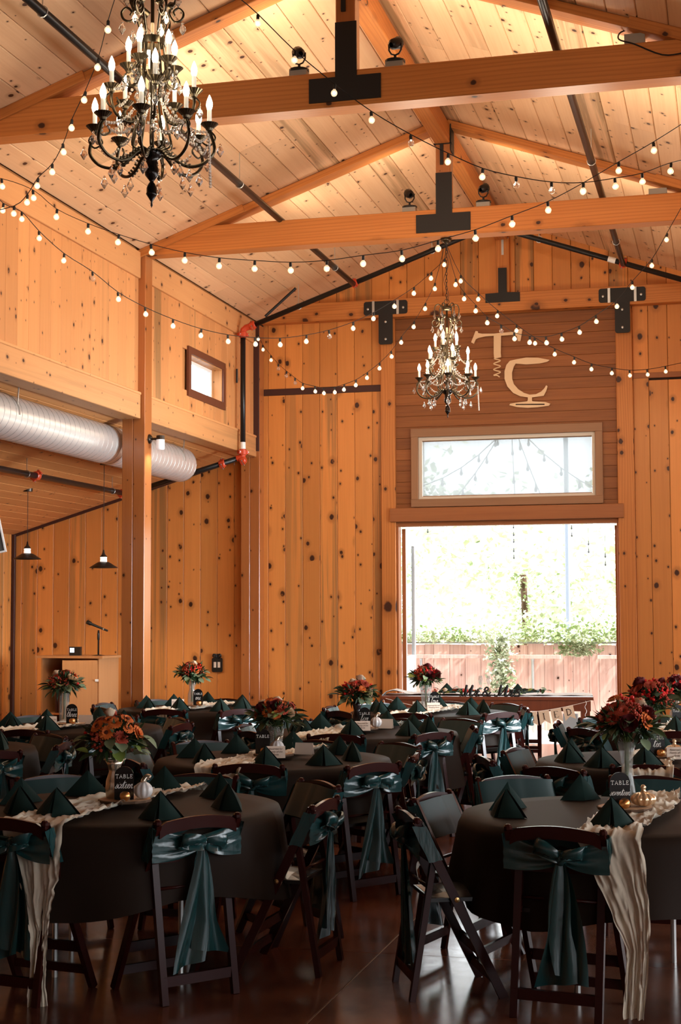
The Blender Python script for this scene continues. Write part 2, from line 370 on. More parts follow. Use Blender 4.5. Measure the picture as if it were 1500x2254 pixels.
# gable tie beam, king post and plates
tb = thing('gable_tie_beam', 'fir tie beam on the far wall carrying black T plates', 'beam', kind='structure')
beam(tb, 'tie_beam', (XP, YW-.07, 5.755), (XWR, YW-.07, 5.755), .16, .245, M_beam, label='long fir beam')
beam(tb, 'king_post', (-2.785, YW-.06, 5.87), (-2.785, YW-.06, zroof(-2.785)), .17, .12, M_beam, up=(0,1,0))
def rrect(x0, x1, z0, z1, r, corners=(1,1,1,1)):
    out = []
    for (cx, cz, a0), on in zip(((x0+r,z0+r,180),(x1-r,z0+r,270),(x1-r,z1-r,0),(x0+r,z1-r,90)), corners):
        if on: out += [(cx+r*cos(R(a0+t)), cz+r*sin(R(a0+t))) for t in (0,30,60,90)]
        else: out.append((x0 if cx < (x0+x1)/2 else x1, z0 if cz < (z0+z1)/2 else z1))
    return out
def tplate(parent, xc, yf, zt, wbar, hbar, wst, hst, r=.03, bolts=True, straps=True):
    x0, x1 = xc-wbar/2, xc+wbar/2
    poly = [(xc-wst/2, zt-hbar), (xc-wst/2, zt-hbar-hst+r)]
    poly = rrect(x0, x1, zt-hbar, zt, r); poly2 = rrect(xc-wst/2, xc+wst/2, zt-hbar-hst, zt-hbar+.01, r, (1,1,0,0))
    g = G().prism(poly, yf-.014, yf).prism(poly2, yf-.0135, yf)
    p = O('gusset_plate', g.mesh('gusset_plate', M_steel), parent, label='black steel T-shaped plate')
    if bolts:
        for bx, bz in ((x0+.055, zt-hbar*.55), (x1-.055, zt-hbar*.55), (xc, zt-hbar-.1), (xc, zt-hbar-hst+.07)):
            O('bolt', G().lathe([(.016,0),(.016,.008),(.006,.012),(.001,.012)], 8).xf(Matrix.Translation((bx, yf-.014, bz)) @ Matrix.Rotation(pi/2, 4, 'X')).mesh('bolt', M_galv), p)
    if straps:
        for sx in (x0+.13, x1-.13): O('strap', G().box(sx-.016, sx+.016, yf-.018, yf-.014, zt-hbar-.005, zt+.005).mesh('strap', M_galv), p)
tplate(tb, -4.345, YW-.15, 5.85, .59, .18, .19, .40); tplate(tb, -1.255, YW-.15, 5.85, .59, .18, .19, .40)
g = G().prism([(-3.01,5.75),(-2.56,5.75),(-2.56,5.87),(-2.73,5.875),(-2.73,6.2),(-2.84,6.2),(-2.84,5.875),(-3.01,5.87)], YW-.165, YW-.15)
O('gusset_plate', g.mesh('gusset_plate', M_steel), tb, label='black steel inverted T plate')
O('strap', G().box(-2.80,-2.77,YW-.125,YW-.12,6.38,6.6).box(-2.84,-2.70,YW-.14,YW-.11,6.595,6.605).mesh('strap', M_galv), tb, label='galvanised hanger strap')
# cedar panel, door surround
cp = struct('wall_panel', None, 'reddish cedar boarding over the doorway'); z = 2.87; rnd = random.Random(4)
while z < 5.63:
    h = .145; z1 = min(z+h, 5.64)
    for xa, xb in (((-4.25, -4.02), (-1.56, -1.36)) if z1 < 4.15 and z > 3.0 else ((-4.25, -1.36),)):
        board(cp, 'plank', (xa, YW+.03, (z+z1)/2), (0,0,-1), (0,-1,0), (1,0,0), z1-z-.002, .025+rnd.random()*.004, xb-xa, None, M_cedar, .003)
    z = z1
beam(None, 'trim_1', (-4.345, YW-.01, 0), (-4.345, YW-.01, 5.63), .19, .10, M_beam, up=(0,1,0), kind='structure', label='fir door post left of the open doorway')
beam(None, 'trim_2', (-1.25, YW-.01, 0), (-1.25, YW-.01, 5.63), .21, .10, M_beam, up=(0,1,0), kind='structure', label='fir door post right of the open doorway')
beam(None, 'trim_3', (-4.315, YW-.06, 3.01), (-1.285, YW-.06, 3.01), .07, .18, M_trim, kind='structure', label='cedar header board over the open doorway')
d1 = struct('door_1', None, 'wide open double doorway to the bright yard')
beam(d1, 'door_frame', (-4.25, YW+.06, 2.89), (-1.36, YW+.06, 2.89), .16, .06, M_trim)
beam(d1, 'door_frame', (-4.235, YW+.07, 0), (-4.235, YW+.07, 2.87), .03, .16, M_trim, up=(0,1,0))
beam(d1, 'door_frame', (-1.365, YW+.07, 0), (-1.365, YW+.07, 2.87), .03, .16, M_trim, up=(0,1,0))
def leaf(hx, ang, flip):
    e = O('door_leaf', None, d1, (hx, YW+.2, 0), (0,0,ang)); s = flip
    g = G()
    for a, b, c, d in ((0,.12,.02,2.84),(1.2,1.32,.02,2.84),(.12,1.2,.02,.25),(.12,1.2,1.0,1.14),(.12,1.2,2.66,2.84)): g.box(min(s*a,s*b), max(s*a,s*b), -.02, .025, c, d)
    O('leaf_frame', g.mesh('leaf_frame', M_white), e, label='white painted leaf frame')
    O('leaf_panel', G().box(min(s*.12,s*1.2), max(s*.12,s*1.2), -.008, .012, .25, 1.0).mesh('leaf_panel', M_white), e)
    O('leaf_edge', G().box(min(-s*.02,0), max(-s*.02,0), -.022, .027, .02, 2.84).mesh('leaf_edge', M_trim), e, label='reddish hinge edge')
    O('pane', G().box(min(s*.12,s*1.2), max(s*.12,s*1.2), 0, .006, 1.14, 2.66).mesh('pane', M_pane), e)
leaf(-4.19, R(96), 1); leaf(-1.395, R(-95), -1)
# transom window
w1 = struct('window_1', None, 'wide transom window with white roller shade')
for a, b, c, d in ((-4.04,-1.54,4.035,4.15),(-4.04,-1.54,3.11,3.215),(-4.04,-3.945,3.215,4.035),(-1.635,-1.54,3.215,4.035)):
    if b-a > 1: beam(w1, 'window_frame', (a, YW-.025, (c+d)/2), (b, YW-.025, (c+d)/2), .05, d-c, M_wtrim)
    else: beam(w1, 'window_frame', ((a+b)/2, YW-.025, c), ((a+b)/2, YW-.025, d), b-a, .05, M_wtrim, up=(0,1,0))
for a, b, c, d in ((-3.945,-3.90,3.215,4.035),(-1.68,-1.635,3.215,4.035),(-3.9,-1.68,3.215,3.25),(-3.9,-1.68,3.99,4.035)):
    O('window_jamb', G().box(a, b, YW, YW+.16, c, d).mesh('window_jamb', mat('pale_jamb', (.7,.62,.5), .6)), w1)
O('pane', G().box(-3.92,-1.66,YW+.13,YW+.136,3.22,4.03).mesh('pane', M_pane), w1)
rs = thing('roller_shade', 'white woven roller shade drawn down in the window over the doorway', 'shade', (-2.79, YW+.035, 3.24))
O('shade_cloth', G().grid(lambda u, v: (-1.105+2.21*u, .002*sin(u*40), .02+.72*v), 24, 6).mesh('shade_cloth', M_shade), rs)
O('shade_roller', G().tube([(-1.11,.0,.76),(1.11,.0,.76)], .022, 8).mesh('shade_roller', M_wtrim), rs)
O('hem_bar', G().box(-1.105,1.105,-.008,.008,0,.022).mesh('hem_bar', M_wtrim), rs)
O('pull_chain', G().tube([(1.14,-.03,.76),(1.14,-.05,-.02)], .003, 4).mesh('pull_chain', M_white), rs)
# left clerestory wall
wl = struct('wall_left', None, 'pale pine clerestory wall on the left of the nave')
O('wall_backing', G().box(XW-.16, XW-.03, -4, 16.9, 3.85, 5.7).box(XW-.16, XW-.03, 18.08, YW, 3.85, 5.7).box(XW-.16, XW-.03, 16.9, 18.08, 3.85, 4.36).box(XW-.16, XW-.03, 16.9, 18.08, 4.82, 5.7).mesh('wall_backing', M_pine2), wl)
def lw(a, b, z0, z1): board(wl, 'plank', (XW-.03, (a+b)/2, z0), (0,1,0), (1,0,0), (0,0,1), b-a-.003, .03, z1-z0, None, M_sofa if 0 else M_pineL)
M_pineL = wood('clerestory_pine', (.62,.275,.098), (.42,.15,.045), 1.2, 3.6, .2, .14, .5)
yy = 8.2
while yy < YW:
    b = min(yy+.232, YW)
    if yy < YP < b: b = YP
    if not (YP-.01 <= yy < YP+.21):
        if b > 16.83 and yy < 18.13: lw(yy, b, 4.05, 4.35); lw(yy, b, 4.84, 5.40)
        else: lw(yy, b, 4.05, 5.40)
    else: b = YP+.22
    yy = b
for ya, yb in ((5.0, YP-.02), (YP+.22, YW-.02)):
    tag = 'trim_4' if ya < 6 else 'trim_5'
    beam(None, tag, (XW+.0, ya, 5.5), (XW+.0, yb, 5.5), .06, .29, M_sofa, kind='structure', label='wide pine band under the eave, '+('near side of post' if ya < 6 else 'beyond the post'))
    hb = beam(None, 'trim_6' if ya < 6 else 'trim_7', (XW-.085, ya, 3.955), (XW-.085, yb, 3.955), .24, .265, M_sofa, kind='structure', label='pine header beam above the duct, '+('near side of post' if ya < 6 else 'beyond the post'))
    beam(hb, 'quarter_round', Vector((0,0,0)), Vector((0,0,yb-ya)), .03, .03, M_sofa, up=(0,1,0)).location = (-.115, .14, 0)
# small clerestory window
w2 = struct('window_2', None, 'small clerestory window with dark red-brown casing')
for a, b, c, d in ((16.79,18.15,4.80,4.885),(16.79,18.15,4.29,4.38),(16.79,16.88,4.38,4.80),(18.07,18.15,4.38,4.80)):
    O('window_frame', G().box(XW-.005, XW+.025, a, b, c, d).mesh('window_frame', mat('casing_redbrown', (.13,.04,.018), .5) if a == 16.79 and d > 4.87 else bpy.data.materials['casing_redbrown']), w2)
for a, b, c, d in ((16.86,18.09,4.36,4.39),(16.86,18.09,4.79,4.82),(16.86,16.89,4.39,4.79),(18.06,18.09,4.39,4.79)):
    O('window_jamb', G().box(XW-.18, XW, a, b, c, d).mesh('window_jamb', M_sofa), w2)
g = G()
for a, b, c, d in ((16.89,18.06,4.39,4.42),(16.89,18.06,4.76,4.79),(16.89,16.93,4.42,4.76),(18.0,18.06,4.42,4.76)): g.box(XW-.17, XW-.13, a, b, c, d)
O('sash_frame', g.mesh('sash_frame', M_white), w2); O('pane', G().box(XW-.153, XW-.148, 16.92, 18.02, 4.42, 4.77).mesh('pane', M_pane), w2)
O('latch', G().box(XW-.13, XW-.11, 17.97, 17.99, 4.47, 4.57).mesh('latch', M_white), w2)
# posts
def post(y, tag, lab):
    t = thing('timber_post', lab, 'post', (0,0,0), kind='structure')
    for xa, xb in ((XP-.135, XP), (XP-.262, XP-.137)): beam(t, 'post_timber', ((xa+xb)/2, y+.1, 0), ((xa+xb)/2, y+.1, 5.61 if xa > -6.3 else 3.83), xb-xa, .2, M_post, up=(0,1,0))
    return t
post(YP, 'a', 'tall built-up timber post between the two clerestory bays'); post(YW-.2, 'b', 'timber post in the far left corner of the nave')
post(YP-BAY, 'c', 'timber post of the nearer bay, outside the left edge')
beam(wl, 'dark_post_strip', (XW+.04, YW-.21, 3.9), (XW+.04, YW-.21, 5.6), .08, .02, M_rim, up=(0,1,0))  # dark strip laid over the near face of the corner post
# aisle shell on the left, right-hand side of the building, back wall
wa = struct('wall_aisle_left', G().box(XA-.15, XA-.03, -4, YW, 0, 3.2).mesh('wall_aisle_left', M_pine2), 'low outer pine wall of the left aisle')
yy = 16.2
while yy < YW:
    b = min(yy+.24, YW); board(wa, 'plank', (XA-.03, (yy+b)/2, 0), (0,1,0), (1,0,0), (0,0,1), b-yy-.003, .03, zaisle(XA)+.02, None, M_pine); yy = b
ac = struct('ceiling_aisle', G().add([(XA-.1,-4,zaisle(XA-.1)+.05),(XW-.05,-4,zaisle(XW-.05)+.05),(XW-.05,YW,zaisle(XW-.05)+.05),(XA-.1,YW,zaisle(XA-.1)+.05)], [(0,3,2,1)]).mesh('ceiling_aisle', M_gap), 'sloping pine board ceiling of the left aisle')
na = Vector((.298,0,-1)).normalized(); aa = Vector((1,0,.298)).normalized(); xx = XA
M_aisl = wood('aisle_ceiling_pine', (.62,.27,.09), (.36,.12,.035), .9, 4.2, .2, .1, .5)
while xx < -6.45:
    board(ac, 'plank', (xx+.09, 8, zaisle(xx+.09)+.03), (aa.x,0,aa.z), na, (0,1,0), .183, .03, YW-8, None, M_aisl); xx += .18
wr = struct('wall_right', G().box(XWR, XWR+.15, -4, YW, 3.83, 5.7).box(XWR-.06, XWR+.2, -4, YW, 3.83, 4.1).mesh('wall_right', M_pine2), 'right clerestory wall, out of frame')
ra = G().box(4.2, 4.4, -4, YW, 0, .8).box(4.2, 4.4, -4, YW, 3.0, 3.4)
for i in range(6): ra.box(4.2, 4.4, -4+i*4.15, -2.2+i*4.15, .8, 3.0)
O('outer_wall', ra.mesh('outer_wall', M_pine2), wr); O('aisle_roof', G().add([(XWR,-4,3.9),(4.5,-4,2.9),(4.5,YW,2.9),(XWR,YW,3.9)], [(0,1,2,3)]).mesh('aisle_roof', M_pine2), wr)
wb = G().box(-10, 5, -4.3, -4.1, 3.2, 7).box(-10, 5, -4.3, -4.1, 0, 1.0)
wb.box(-10, 5, -4.3, -4.1, 1, 3.2)
struct('wall_back', wb.mesh('wall_back', M_pine2), 'wall behind the viewpoint')
# nave ceiling
ce = struct('ceiling', G().add([(XW-.1,-4,zroof(XW-.1)+.10),(XR,-4,zroof(XR)+.10),(XWR+.1,-4,zroof(XW-.1)+.10),(XW-.1,YW+.1,zroof(XW-.1)+.10),(XR,YW+.1,zroof(XR)+.10),(XWR+.1,YW+.1,zroof(XW-.1)+.10)], [(0,1,4,3),(1,2,5,4)]).mesh('ceiling', M_gap), 'gabled ceiling of pale knotty pine boards')
O('roof_deck', G().add([(XW-.4,-4.3,zroof(XW-.4)+.2),(XR,-4.3,zroof(XR)+.2),(XWR+.4,-4.3,zroof(XW-.4)+.2),(XW-.4,YW+.25,zroof(XW-.4)+.2),(XR,YW+.25,zroof(XR)+.2),(XWR+.4,YW+.25,zroof(XW-.4)+.2)], [(0,1,4,3),(1,2,5,4)]).mesh('roof_deck', M_gap), ce)
rnd = random.Random(9)
for sgn in (1, -1):
    a = Vector((sgn, 0, SL)).normalized(); n = Vector((sgn*SL, 0, -1)).normalized(); Ls = 3.36*math.sqrt(1+SL*SL); nb = 15; bw = Ls/nb
    for b0, b1 in ((6.0, YP-BAY+.1), (YP-BAY+.1, YP+.1), (YP+.1, YW)):
        for k in range(nb):
            xc = XW+(k+.5)*3.36/nb; X = xc if sgn > 0 else 2*XR-xc; zc = zroof(xc)+.07
            cuts = [b0]
            if rnd.random() < .45: cuts.append(b0+(b1-b0)*rnd.uniform(.25, .75))
            cuts.append(b1)
            for c0, c1 in zip(cuts[:-1], cuts[1:]):
                board(ce, 'plank', (X, c0, zc), a if sgn > 0 else -a, n, (0,1,0), bw-.004, .045, c1-c0-.003, None, M_ceil, .006)
# ridge beam
beam(None, 'trim_8', (XR, 3, 6.68), (XR, YW-.1, 6.68), .16, .20, M_beam, kind='structure', label='fir ridge beam along the top of the ceiling')
# trusses
def truss(y, lab):
    t = thing('roof_truss', lab, 'truss', kind='structure')
    beam(t, 'bottom_chord', (XP-.05, y+.1, 5.75), (2*XR-XP+.05, y+.1, 5.75), .20, .28, M_beam, label='long fir bottom chord')
    beam(t, 'king_post', (-2.795, y+.09, 5.88), (-2.795, y+.09, 6.60), .155, .15, M_post, up=(0,1,0))
    for s in (1, -1):
        f = lambda X: 2*XR-X if s < 0 else X
        beam(t, 'rafter', (f(XW), y+.1, zroof(XW)-.022), (f(XR-.05), y+.1, zroof(XR-.05)-.022), .20, .075, M_beam, up=(-SL*s,0,1))
        beam(t, 'rafter_strip', (f(XW), y-.015, zroof(XW)-.022), (f(XW+1.2), y-.015, zroof(XW+1.2)-.022), .03, .085, M_beam, up=(-SL*s,0,1))
    g = G().prism([(-3.08,5.65),(-2.51,5.65),(-2.51,5.84),(-2.70,5.84),(-2.70,6.27),(-2.87,6.27),(-2.87,5.84),(-3.08,5.84)], y-.014, y)
    O('gusset_plate', g.mesh('gusset_plate', M_steel), t, label='black steel inverted T plate')
    O('ridge_strap', G().box(-2.825,-2.79,y-.004,y+.014,6.36,6.58).box(-2.89,-2.70,y-.01,y+.05,6.575,6.585).box(-2.715,-2.705,y-.01,y+.17,6.5,6.78).mesh('ridge_strap', M_galv if 0 else M_steel), t)
    return t
truss(YP-2*BAY, 'fir roof truss above the viewpoint carrying the near chandelier, out of frame'); truss(YP, 'fir roof truss holding the far chandelier'); truss(YP-BAY, 'near fir roof truss crossing the upper frame')
# truss uplights
def uplight(x, y, lab, power, aim, lit=True):
    t = thing('truss_spotlight', lab, 'spotlight', (x, y, 5.89), 0, 'small black spotlights on the truss chords')
    O('junction_box', G().box(-.07,.07,-.045,.045,0,.06).mesh('junction_box', mat('grey_box', (.33,.29,.24), .6) if 'grey_box' not in bpy.data.materials else bpy.data.materials['grey_box']), t)
    O('base_disc', G().lathe([(.001,.06),(.08,.06),(.08,.075),(.03,.085),(.001,.085)], 14).mesh('base_disc', M_black), t)
    O('yoke', G().tube([(0,0,.085),(0,0,.12)], .012, 6).tube([(-.05,0,.21),(-.048,0,.16),(-.03,0,.13),(0,0,.12),(.03,0,.13),(.048,0,.16),(.05,0,.21)], .007, 5).mesh('yoke', M_black), t)
    h = O('lamp_head', G().lathe([(.02,-.05),(.042,-.03),(.045,.03),(.05,.045),(.042,.047),(.036,.03),(.001,.028)], 12).mesh('lamp_head', M_black, True), t, (0,0,.21), Vector(aim).to_track_quat('Z', 'Y').to_euler())
    if power: light('spot', 'SPOT', Vector((x, y, 5.89+.21))+Vector(aim).normalized()*.06, power, WARM, spot_size=R(165), spot_blend=1., shadow_soft_size=.05, aim=aim).parent = None
    return t
def cordlamp(x, y):
    t = thing('cable_box', 'small grey box with looping black cable on the near truss, right', 'junction box', (x, y, 5.89))
    O('box_body', G().box(-.075,.075,-.05,.05,0,.09).mesh('box_body', bpy.data.materials['grey_box']), t)
    O('cable', G().tube(smooth([(0,0,.09),(0,0,.14),(-.1,-.02,.12),(-.11,-.09,.04),(0,-.13,-.02),(.2,-.13,-.12),(.36,-.13,-.12),(.5,-.13,-.10)]), .006, 5).mesh('cable', M_cord), t)
for x, y, k, pw in ((-3.19,11.22,-.6,42),(-2.42,11.22,.6,42),(-3.17,15.37,-.6,30),(-2.39,15.37,.6,30)):
    uplight(x, y, 'black spotlight on the '+('near' if y < 12 else 'far')+' truss, '+('left' if k < 0 else 'right')+' of its king post', pw, (k,1,.55))
cordlamp(-.60, 11.22)
# added lamps without fixtures, brightening the ceiling, near chord and far wall
for x, z, pw in ((-4.7,4.95,20),(-3.7,4.85,40),(-2.5,4.9,44),(-1.2,5.0,48),(.0,5.1,46)):
    light('nave_fill', 'POINT', (x, 12.4, z), pw, WARM, shadow_soft_size=.25)
for x, z in ((-4.6,5.0),(-1.0,5.1)): light('nave_fill', 'SPOT', (x, 8.2, z), 70, WARM, shadow_soft_size=.2, spot_size=R(100), spot_blend=1, aim=(0,1,.2))
for x, z in ((-4.6,4.7),(-.8,4.7),(-2.7,4.6)): light('nave_fill', 'POINT', (x, 16.8, z-.5), 32, WARM, shadow_soft_size=.25)
# lamps added behind both chords, no fixtures, to brighten the ceiling slopes
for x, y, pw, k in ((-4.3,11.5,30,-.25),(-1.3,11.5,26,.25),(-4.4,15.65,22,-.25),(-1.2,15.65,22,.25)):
    light('ceiling_fill', 'SPOT', (x, y, 5.66), pw, WARM, spot_size=R(170), spot_blend=1, shadow_soft_size=.12, aim=(k,.9,1))
t = thing('cable_box', 'small grey box on the far truss chord, far right', 'junction box', (-.62, 15.37, 5.89)); O('box_body', G().box(-.09,.09,-.05,.05,0,.07).box(-.11,.11,-.06,.06,0,.012).mesh('box_body', bpy.data.materials['grey_box']), t)
# ------------------------------------------------------------------ duct, pipes, lamps
t = thing('spiral_duct', 'large silvery spiral duct running under the aisle header beam', 'duct', (-6.6, 0, 3.575)); r = .214
O('duct_shell', G().tube([(0,6,0),(0,17.75,0)], r, 40, cap=False).mesh('duct_shell', mat('galvanised_duct', (.74,.71,.68), .36, .6), True), t)
O('duct_cap', G().tube([(0,17.75,0),(0,17.78,0)], r*.99, 40).mesh('duct_cap', M_galv), t)
g = G(); yy = 6.0
while yy < 17.7:
    g.tube([(r*1.004*cos(2*pi*k/28), yy+.12*k/28, r*1.004*sin(2*pi*k/28)) for k in range(29)], .0022, 4); yy += .12
O('spiral_seam', g.mesh('spiral_seam', mat('duct_seam', (.42,.40,.38), .4, .6)), t)
for y in (12.9, 17.35): O('hanger_strap', G().tube([(r*1.02*cos(a), y, r*1.02*sin(a)) for a in [pi*k/10 for k in range(11)]], .008, 4).tube([(r*.9,y,.1),(r*.97,y,.32)], .008, 4).mesh('hanger_strap', M_galv), t)
def coupling(parent, p, d, r=.034):
    p = Vector(p); d = Vector(d).normalized(); k = d.orthogonal().normalized()
    g = G().tube([p-d*.04,p-d*.03,p+d*.03,p+d*.04], [r*1.25,r*1.5,r*1.5,r*1.25], 10)
    for s in (1,-1): g.bar(p+k*s*r*1.3-d.cross(k)*.03, p+k*s*r*1.3+d.cross(k)*.03, .05, .04)
    c = O('coupling', g.mesh('coupling', M_red), parent, label='red pipe coupling')
    b = G()
    for s in (1,-1): b.tube([p+k*s*r*1.75-d.cross(k)*.045, p+k*s*r*1.75+d.cross(k)*.045], .007, 5)
    O('coupling_bolt', b.mesh('coupling_bolt', M_galv), c)
def hanger(parent, p, zt, r=.034):
    p = Vector(p)
    O('pipe_hanger', G().tube([(p.x+1.2*r*cos(a), p.y, p.z+1.2*r*sin(a)) for a in [2*pi*k/10 for k in range(11)]], .005, 4).tube([(p.x,p.y,p.z+r*1.2),(p.x,p.y,zt)], .005, 4).mesh('pipe_hanger', M_galv), parent, label='galvanised hanger loop')
yp = 18.59; xv = -6.05
pl = thing('sprinkler_pipe', 'black sprinkler pipe run climbing the far left corner and following the roof', 'pipe', (xv, yp, 3.74))
def lp(p): return Vector(p)-Vector((xv, yp, 3.74))
rp = lambda X: 5.44+.352*(min(X,2*XR-X)+5.93)
O('riser', G().tube([lp((xv,yp,3.74)), lp((xv,yp,5.36))], .034, 14).mesh('riser', M_pipe, True), pl)
O('label_band', G().tube([lp((xv,yp,3.84)), lp((xv,yp,3.93))], .0355, 14).mesh('label_band', M_white), pl)
O('sloping_run', G().tube([lp((-5.93,yp,rp(-5.93))), lp((XR,yp,rp(XR))), lp((.3,yp,rp(.3)))], .034, 14).mesh('sloping_run', M_pipe, True), pl)
O('label_band', G().tube([lp((-1.36,yp,rp(-1.36))), lp((-1.27,yp,rp(-1.27)))], .0355, 14).mesh('label_band', M_white), pl)
O('lower_run', G().tube([lp((xv,yp,3.74)), lp((-7.65,yp,3.30))], .034, 14).mesh('lower_run', M_pipe, True), pl)
O('elbow', G().tube([lp((xv,yp,5.36)), lp((xv+.005,yp,5.39)), lp((xv+.04,yp,5.42)), lp((-5.93,yp,rp(-5.93)))], .042, 10).mesh('elbow', M_red), pl, label='red pipe elbow')
O('elbow', G().tube([lp((xv,yp,3.80)), lp((xv,yp,3.74)), lp((xv-.08,yp,3.72))], .042, 10).mesh('elbow', M_red), pl, label='red pipe elbow')
for p, d in (((xv,0,5.33),(0,0,1)),((-5.92,0,rp(-5.92)),(1,0,.35)),((xv,0,3.80),(0,0,1)),((-6.33,0,3.66),(1,0,.27)),((-4.56,0,rp(-4.56)),(1,0,.35)),((-1.18,0,rp(-1.18)),(1,0,-.35)),((xv,0,3.70),(1,0,.3))):
    coupling(pl, lp((p[0], yp, p[2])), d)
for X in (-5.3, -3.55, -2.2): hanger(pl, lp((X, yp, rp(X))), zroof(X)-3.74)
O('wall_clamp', G().bar(lp((xv-.1,yp,4.82)), lp((xv+.05,yp,4.82)), .02,.03).tube([lp((xv-.07,yp-.04,4.70)), lp((xv-.07,yp-.04,4.88))], .014, 6).mesh('wall_clamp', M_steel), pl)
O('brace', G().tube([lp((-5.75,yp,rp(-5.75)+.05)), lp((-5.35,yp+.05,zroof(-5.35)-.02))], .018, 8).mesh('brace', M_steel), pl)
def ceilpipe(X, z0, lab, nh, y0=4.0):
    t = thing('sprinkler_pipe', lab, 'pipe', (X, y0, z0))
    O('pipe', G().tube([(0,0,0),(0,18.6-y0,0)], .034, 14).mesh('pipe', M_pipe, True), t)
    for y in nh: hanger(t, (0, y-y0, 0), (zroof(X) if X > XW else zaisle(X))-z0)
    return t
cpL = ceilpipe(-4.56, rp(-4.56)-.02, 'black sprinkler pipe along the left ceiling slope', (9.5, 13.9, 17.6)); coupling(cpL, (0, 8.35-4, 0), (0,1,0))
ceilpipe(-1.18, rp(-1.18)-.02, 'black sprinkler pipe along the right ceiling slope', (8.9, 14.2, 17.4))
ca = ceilpipe(-7.65, 3.30, 'black sprinkler pipe under the aisle ceiling', (15.65, 18.1), 10); coupling(ca, (0, 15.9-10, 0), (0,1,0)); coupling(ca, (0, 18.45-10, 0), (0,1,0))
M_shadein = mat('shade_inside', (.75,.55,.35), .5)
def pendant(px, py, Y, lab):
    p = at(px, py, Y=Y); zt = zaisle(p.x)
    t = thing('pendant_lamp', lab, 'lamp', p, 0, 'dark metal pendant lamps in the aisle'); h = zt-p.z
    O('shade', G().lathe([(.172,0),(.17,.006),(.15,.018),(.10,.05),(.07,.068),(.045,.075),(.045,.072),(.07,.064),(.15,.012),(.172,0)], 28).mesh('shade', M_bronze, True), t)
    O('socket_glass', G().lathe([(.042,.072),(.042,.10),(.036,.112),(.042,.114),(.042,.13),(.03,.134)], 16).mesh('socket_glass', mat('frosted_socket', (.9,.88,.85), .3, emit=(1,.93,.85), es=.9), True), t, label='white glass collar')
    O('cap', G().lathe([(.045,.132),(.04,.145),(.02,.165),(.012,.19),(.008,.22),(.001,.22)], 14).mesh('cap', M_bronze, True), t)
    O('bulb', G().ball((0,0,.035), .028, 10, 6).mesh('bulb', M_flame, True), t)
    O('cord', G().tube([(0,0,.2),(0,0,h)], .004, 5).mesh('cord', M_cord), t)
    O('ceiling_canopy', G().lathe([(.001,h-.025),(.055,h-.02),(.06,h+.02)], 16).mesh('ceiling_canopy', M_bronze), t)
    light('pendant_light', 'SPOT', p+Vector((0,0,.02)), 110, (1,.80,.55), spot_size=R(150), spot_blend=.4, shadow_soft_size=.03, aim=(0,.05,-1))
pendant(60, 1231, 17.2, 'left pendant lamp with dark flared shade'); pendant(228, 1250, 17.2, 'right pendant lamp with dark flared shade, beside the post')
p = at(334, 968, X=XP)
t = thing('wall_sconce', 'small wall sconce with white glass cup on the post', 'lamp', (XP, 15.40, p.z))
O('backplate', G().lathe([(.001,.03),(.03,.028),(.05,.012),(.052,0)], 16).xf(Matrix.Rotation(pi/2, 4, 'Y')).mesh('backplate', M_bronze, True), t)
O('arm', G().tube([(.02,0,0),(.10,0,0)], .012, 6).lathe([(.001,.035),(.045,.033),(.047,-.01),(.03,-.012)], 14, (.13,0,0)).mesh('arm', M_bronze), t)
O('glass_cup', G().lathe([(.044,-.01),(.046,-.10),(.040,-.118),(.001,-.12)], 16, (.13,0,0)).mesh('glass_cup', mat('opal_glass', (.92,.94,.96), .3, emit=(.9,.95,1), es=.35), True), t)
light('sconce_light', 'SPOT', (XP+.13, 15.40, p.z-.14), 9, (1,.9,.8), spot_size=R(120), spot_blend=.8, shadow_soft_size=.03, aim=(-.4,0,-1))
# ------------------------------------------------------------------ string lights
me_b = G().lathe([(.0005,-.0595),(.0092,-.0577),(.0169,-.0522),(.0219,-.0435),(.0235,-.0355),(.0219,-.0275),(.0169,-.0188),(.0105,-.0135),(.0095,-.008),(.009,.0)], 12).mesh('globe_bulb', M_bulb, True)
me_bu = G().lathe([(.0005,-.0595),(.0092,-.0577),(.0169,-.0522),(.0219,-.0435),(.0235,-.0355),(.0219,-.0275),(.0169,-.0188),(.0105,-.0135),(.0095,-.008),(.009,.0)], 12).mesh('globe_bulb_off', M_bulb2, True)
me_s = G().lathe([(.010,-.008),(.0115,.0),(.0115,.022),(.007,.030),(.001,.031)], 8).mesh('bulb_socket', M_cord)
me_core = G().ball((0,0,-.0355), .0135, 8, 6).mesh('bulb_core', M_core, True)
def strand(lab, pts, Y0, Y1, ends, unlit=(), swap=0):
    """bulb centres in the photograph with the depth running from Y0 to Y1; ends = extra wire points (world)"""
    x0, x1 = pts[0][0], pts[-1][0]; L = [0]
    for a, b in zip(pts[:-1], pts[1:]): L.append(L[-1]+math.hypot(b[0]-a[0], b[1]-a[1]))
    P = [at(x, y, Y=Y0+(Y1-Y0)*l/L[-1]) for (x, y), l in zip(pts, L)]
    o = P[len(P)//2].copy()
    t = thing('string_light', lab, 'string lights', o, 0, 'globe bulb string lights across the nave')
    tops = [p+Vector((0,0,.036+.03)) for p in P]
    wire = ([Vector(ends[0])] if ends[0] else [])+tops+([Vector(ends[1])] if ends[1] else [])
    O('wire', G().tube([q-o for q in smooth(wire, 3)], .0035, 4).mesh('wire', M_cord), t)
    rr = random.Random(len(lab))
    for i, q in enumerate(P):
        b = O('bulb', me_bu if i in unlit else me_b, t, q+Vector((0,0,.036))-o, (rr.uniform(-.12,.12), rr.uniform(-.12,.12), 0), label='unlit clear bulb' if i in unlit else None)
        O('socket', me_s, b)
        if i not in unlit: O('filament', me_core, b)
CAN = (-2.79, 15.36, 5.56)
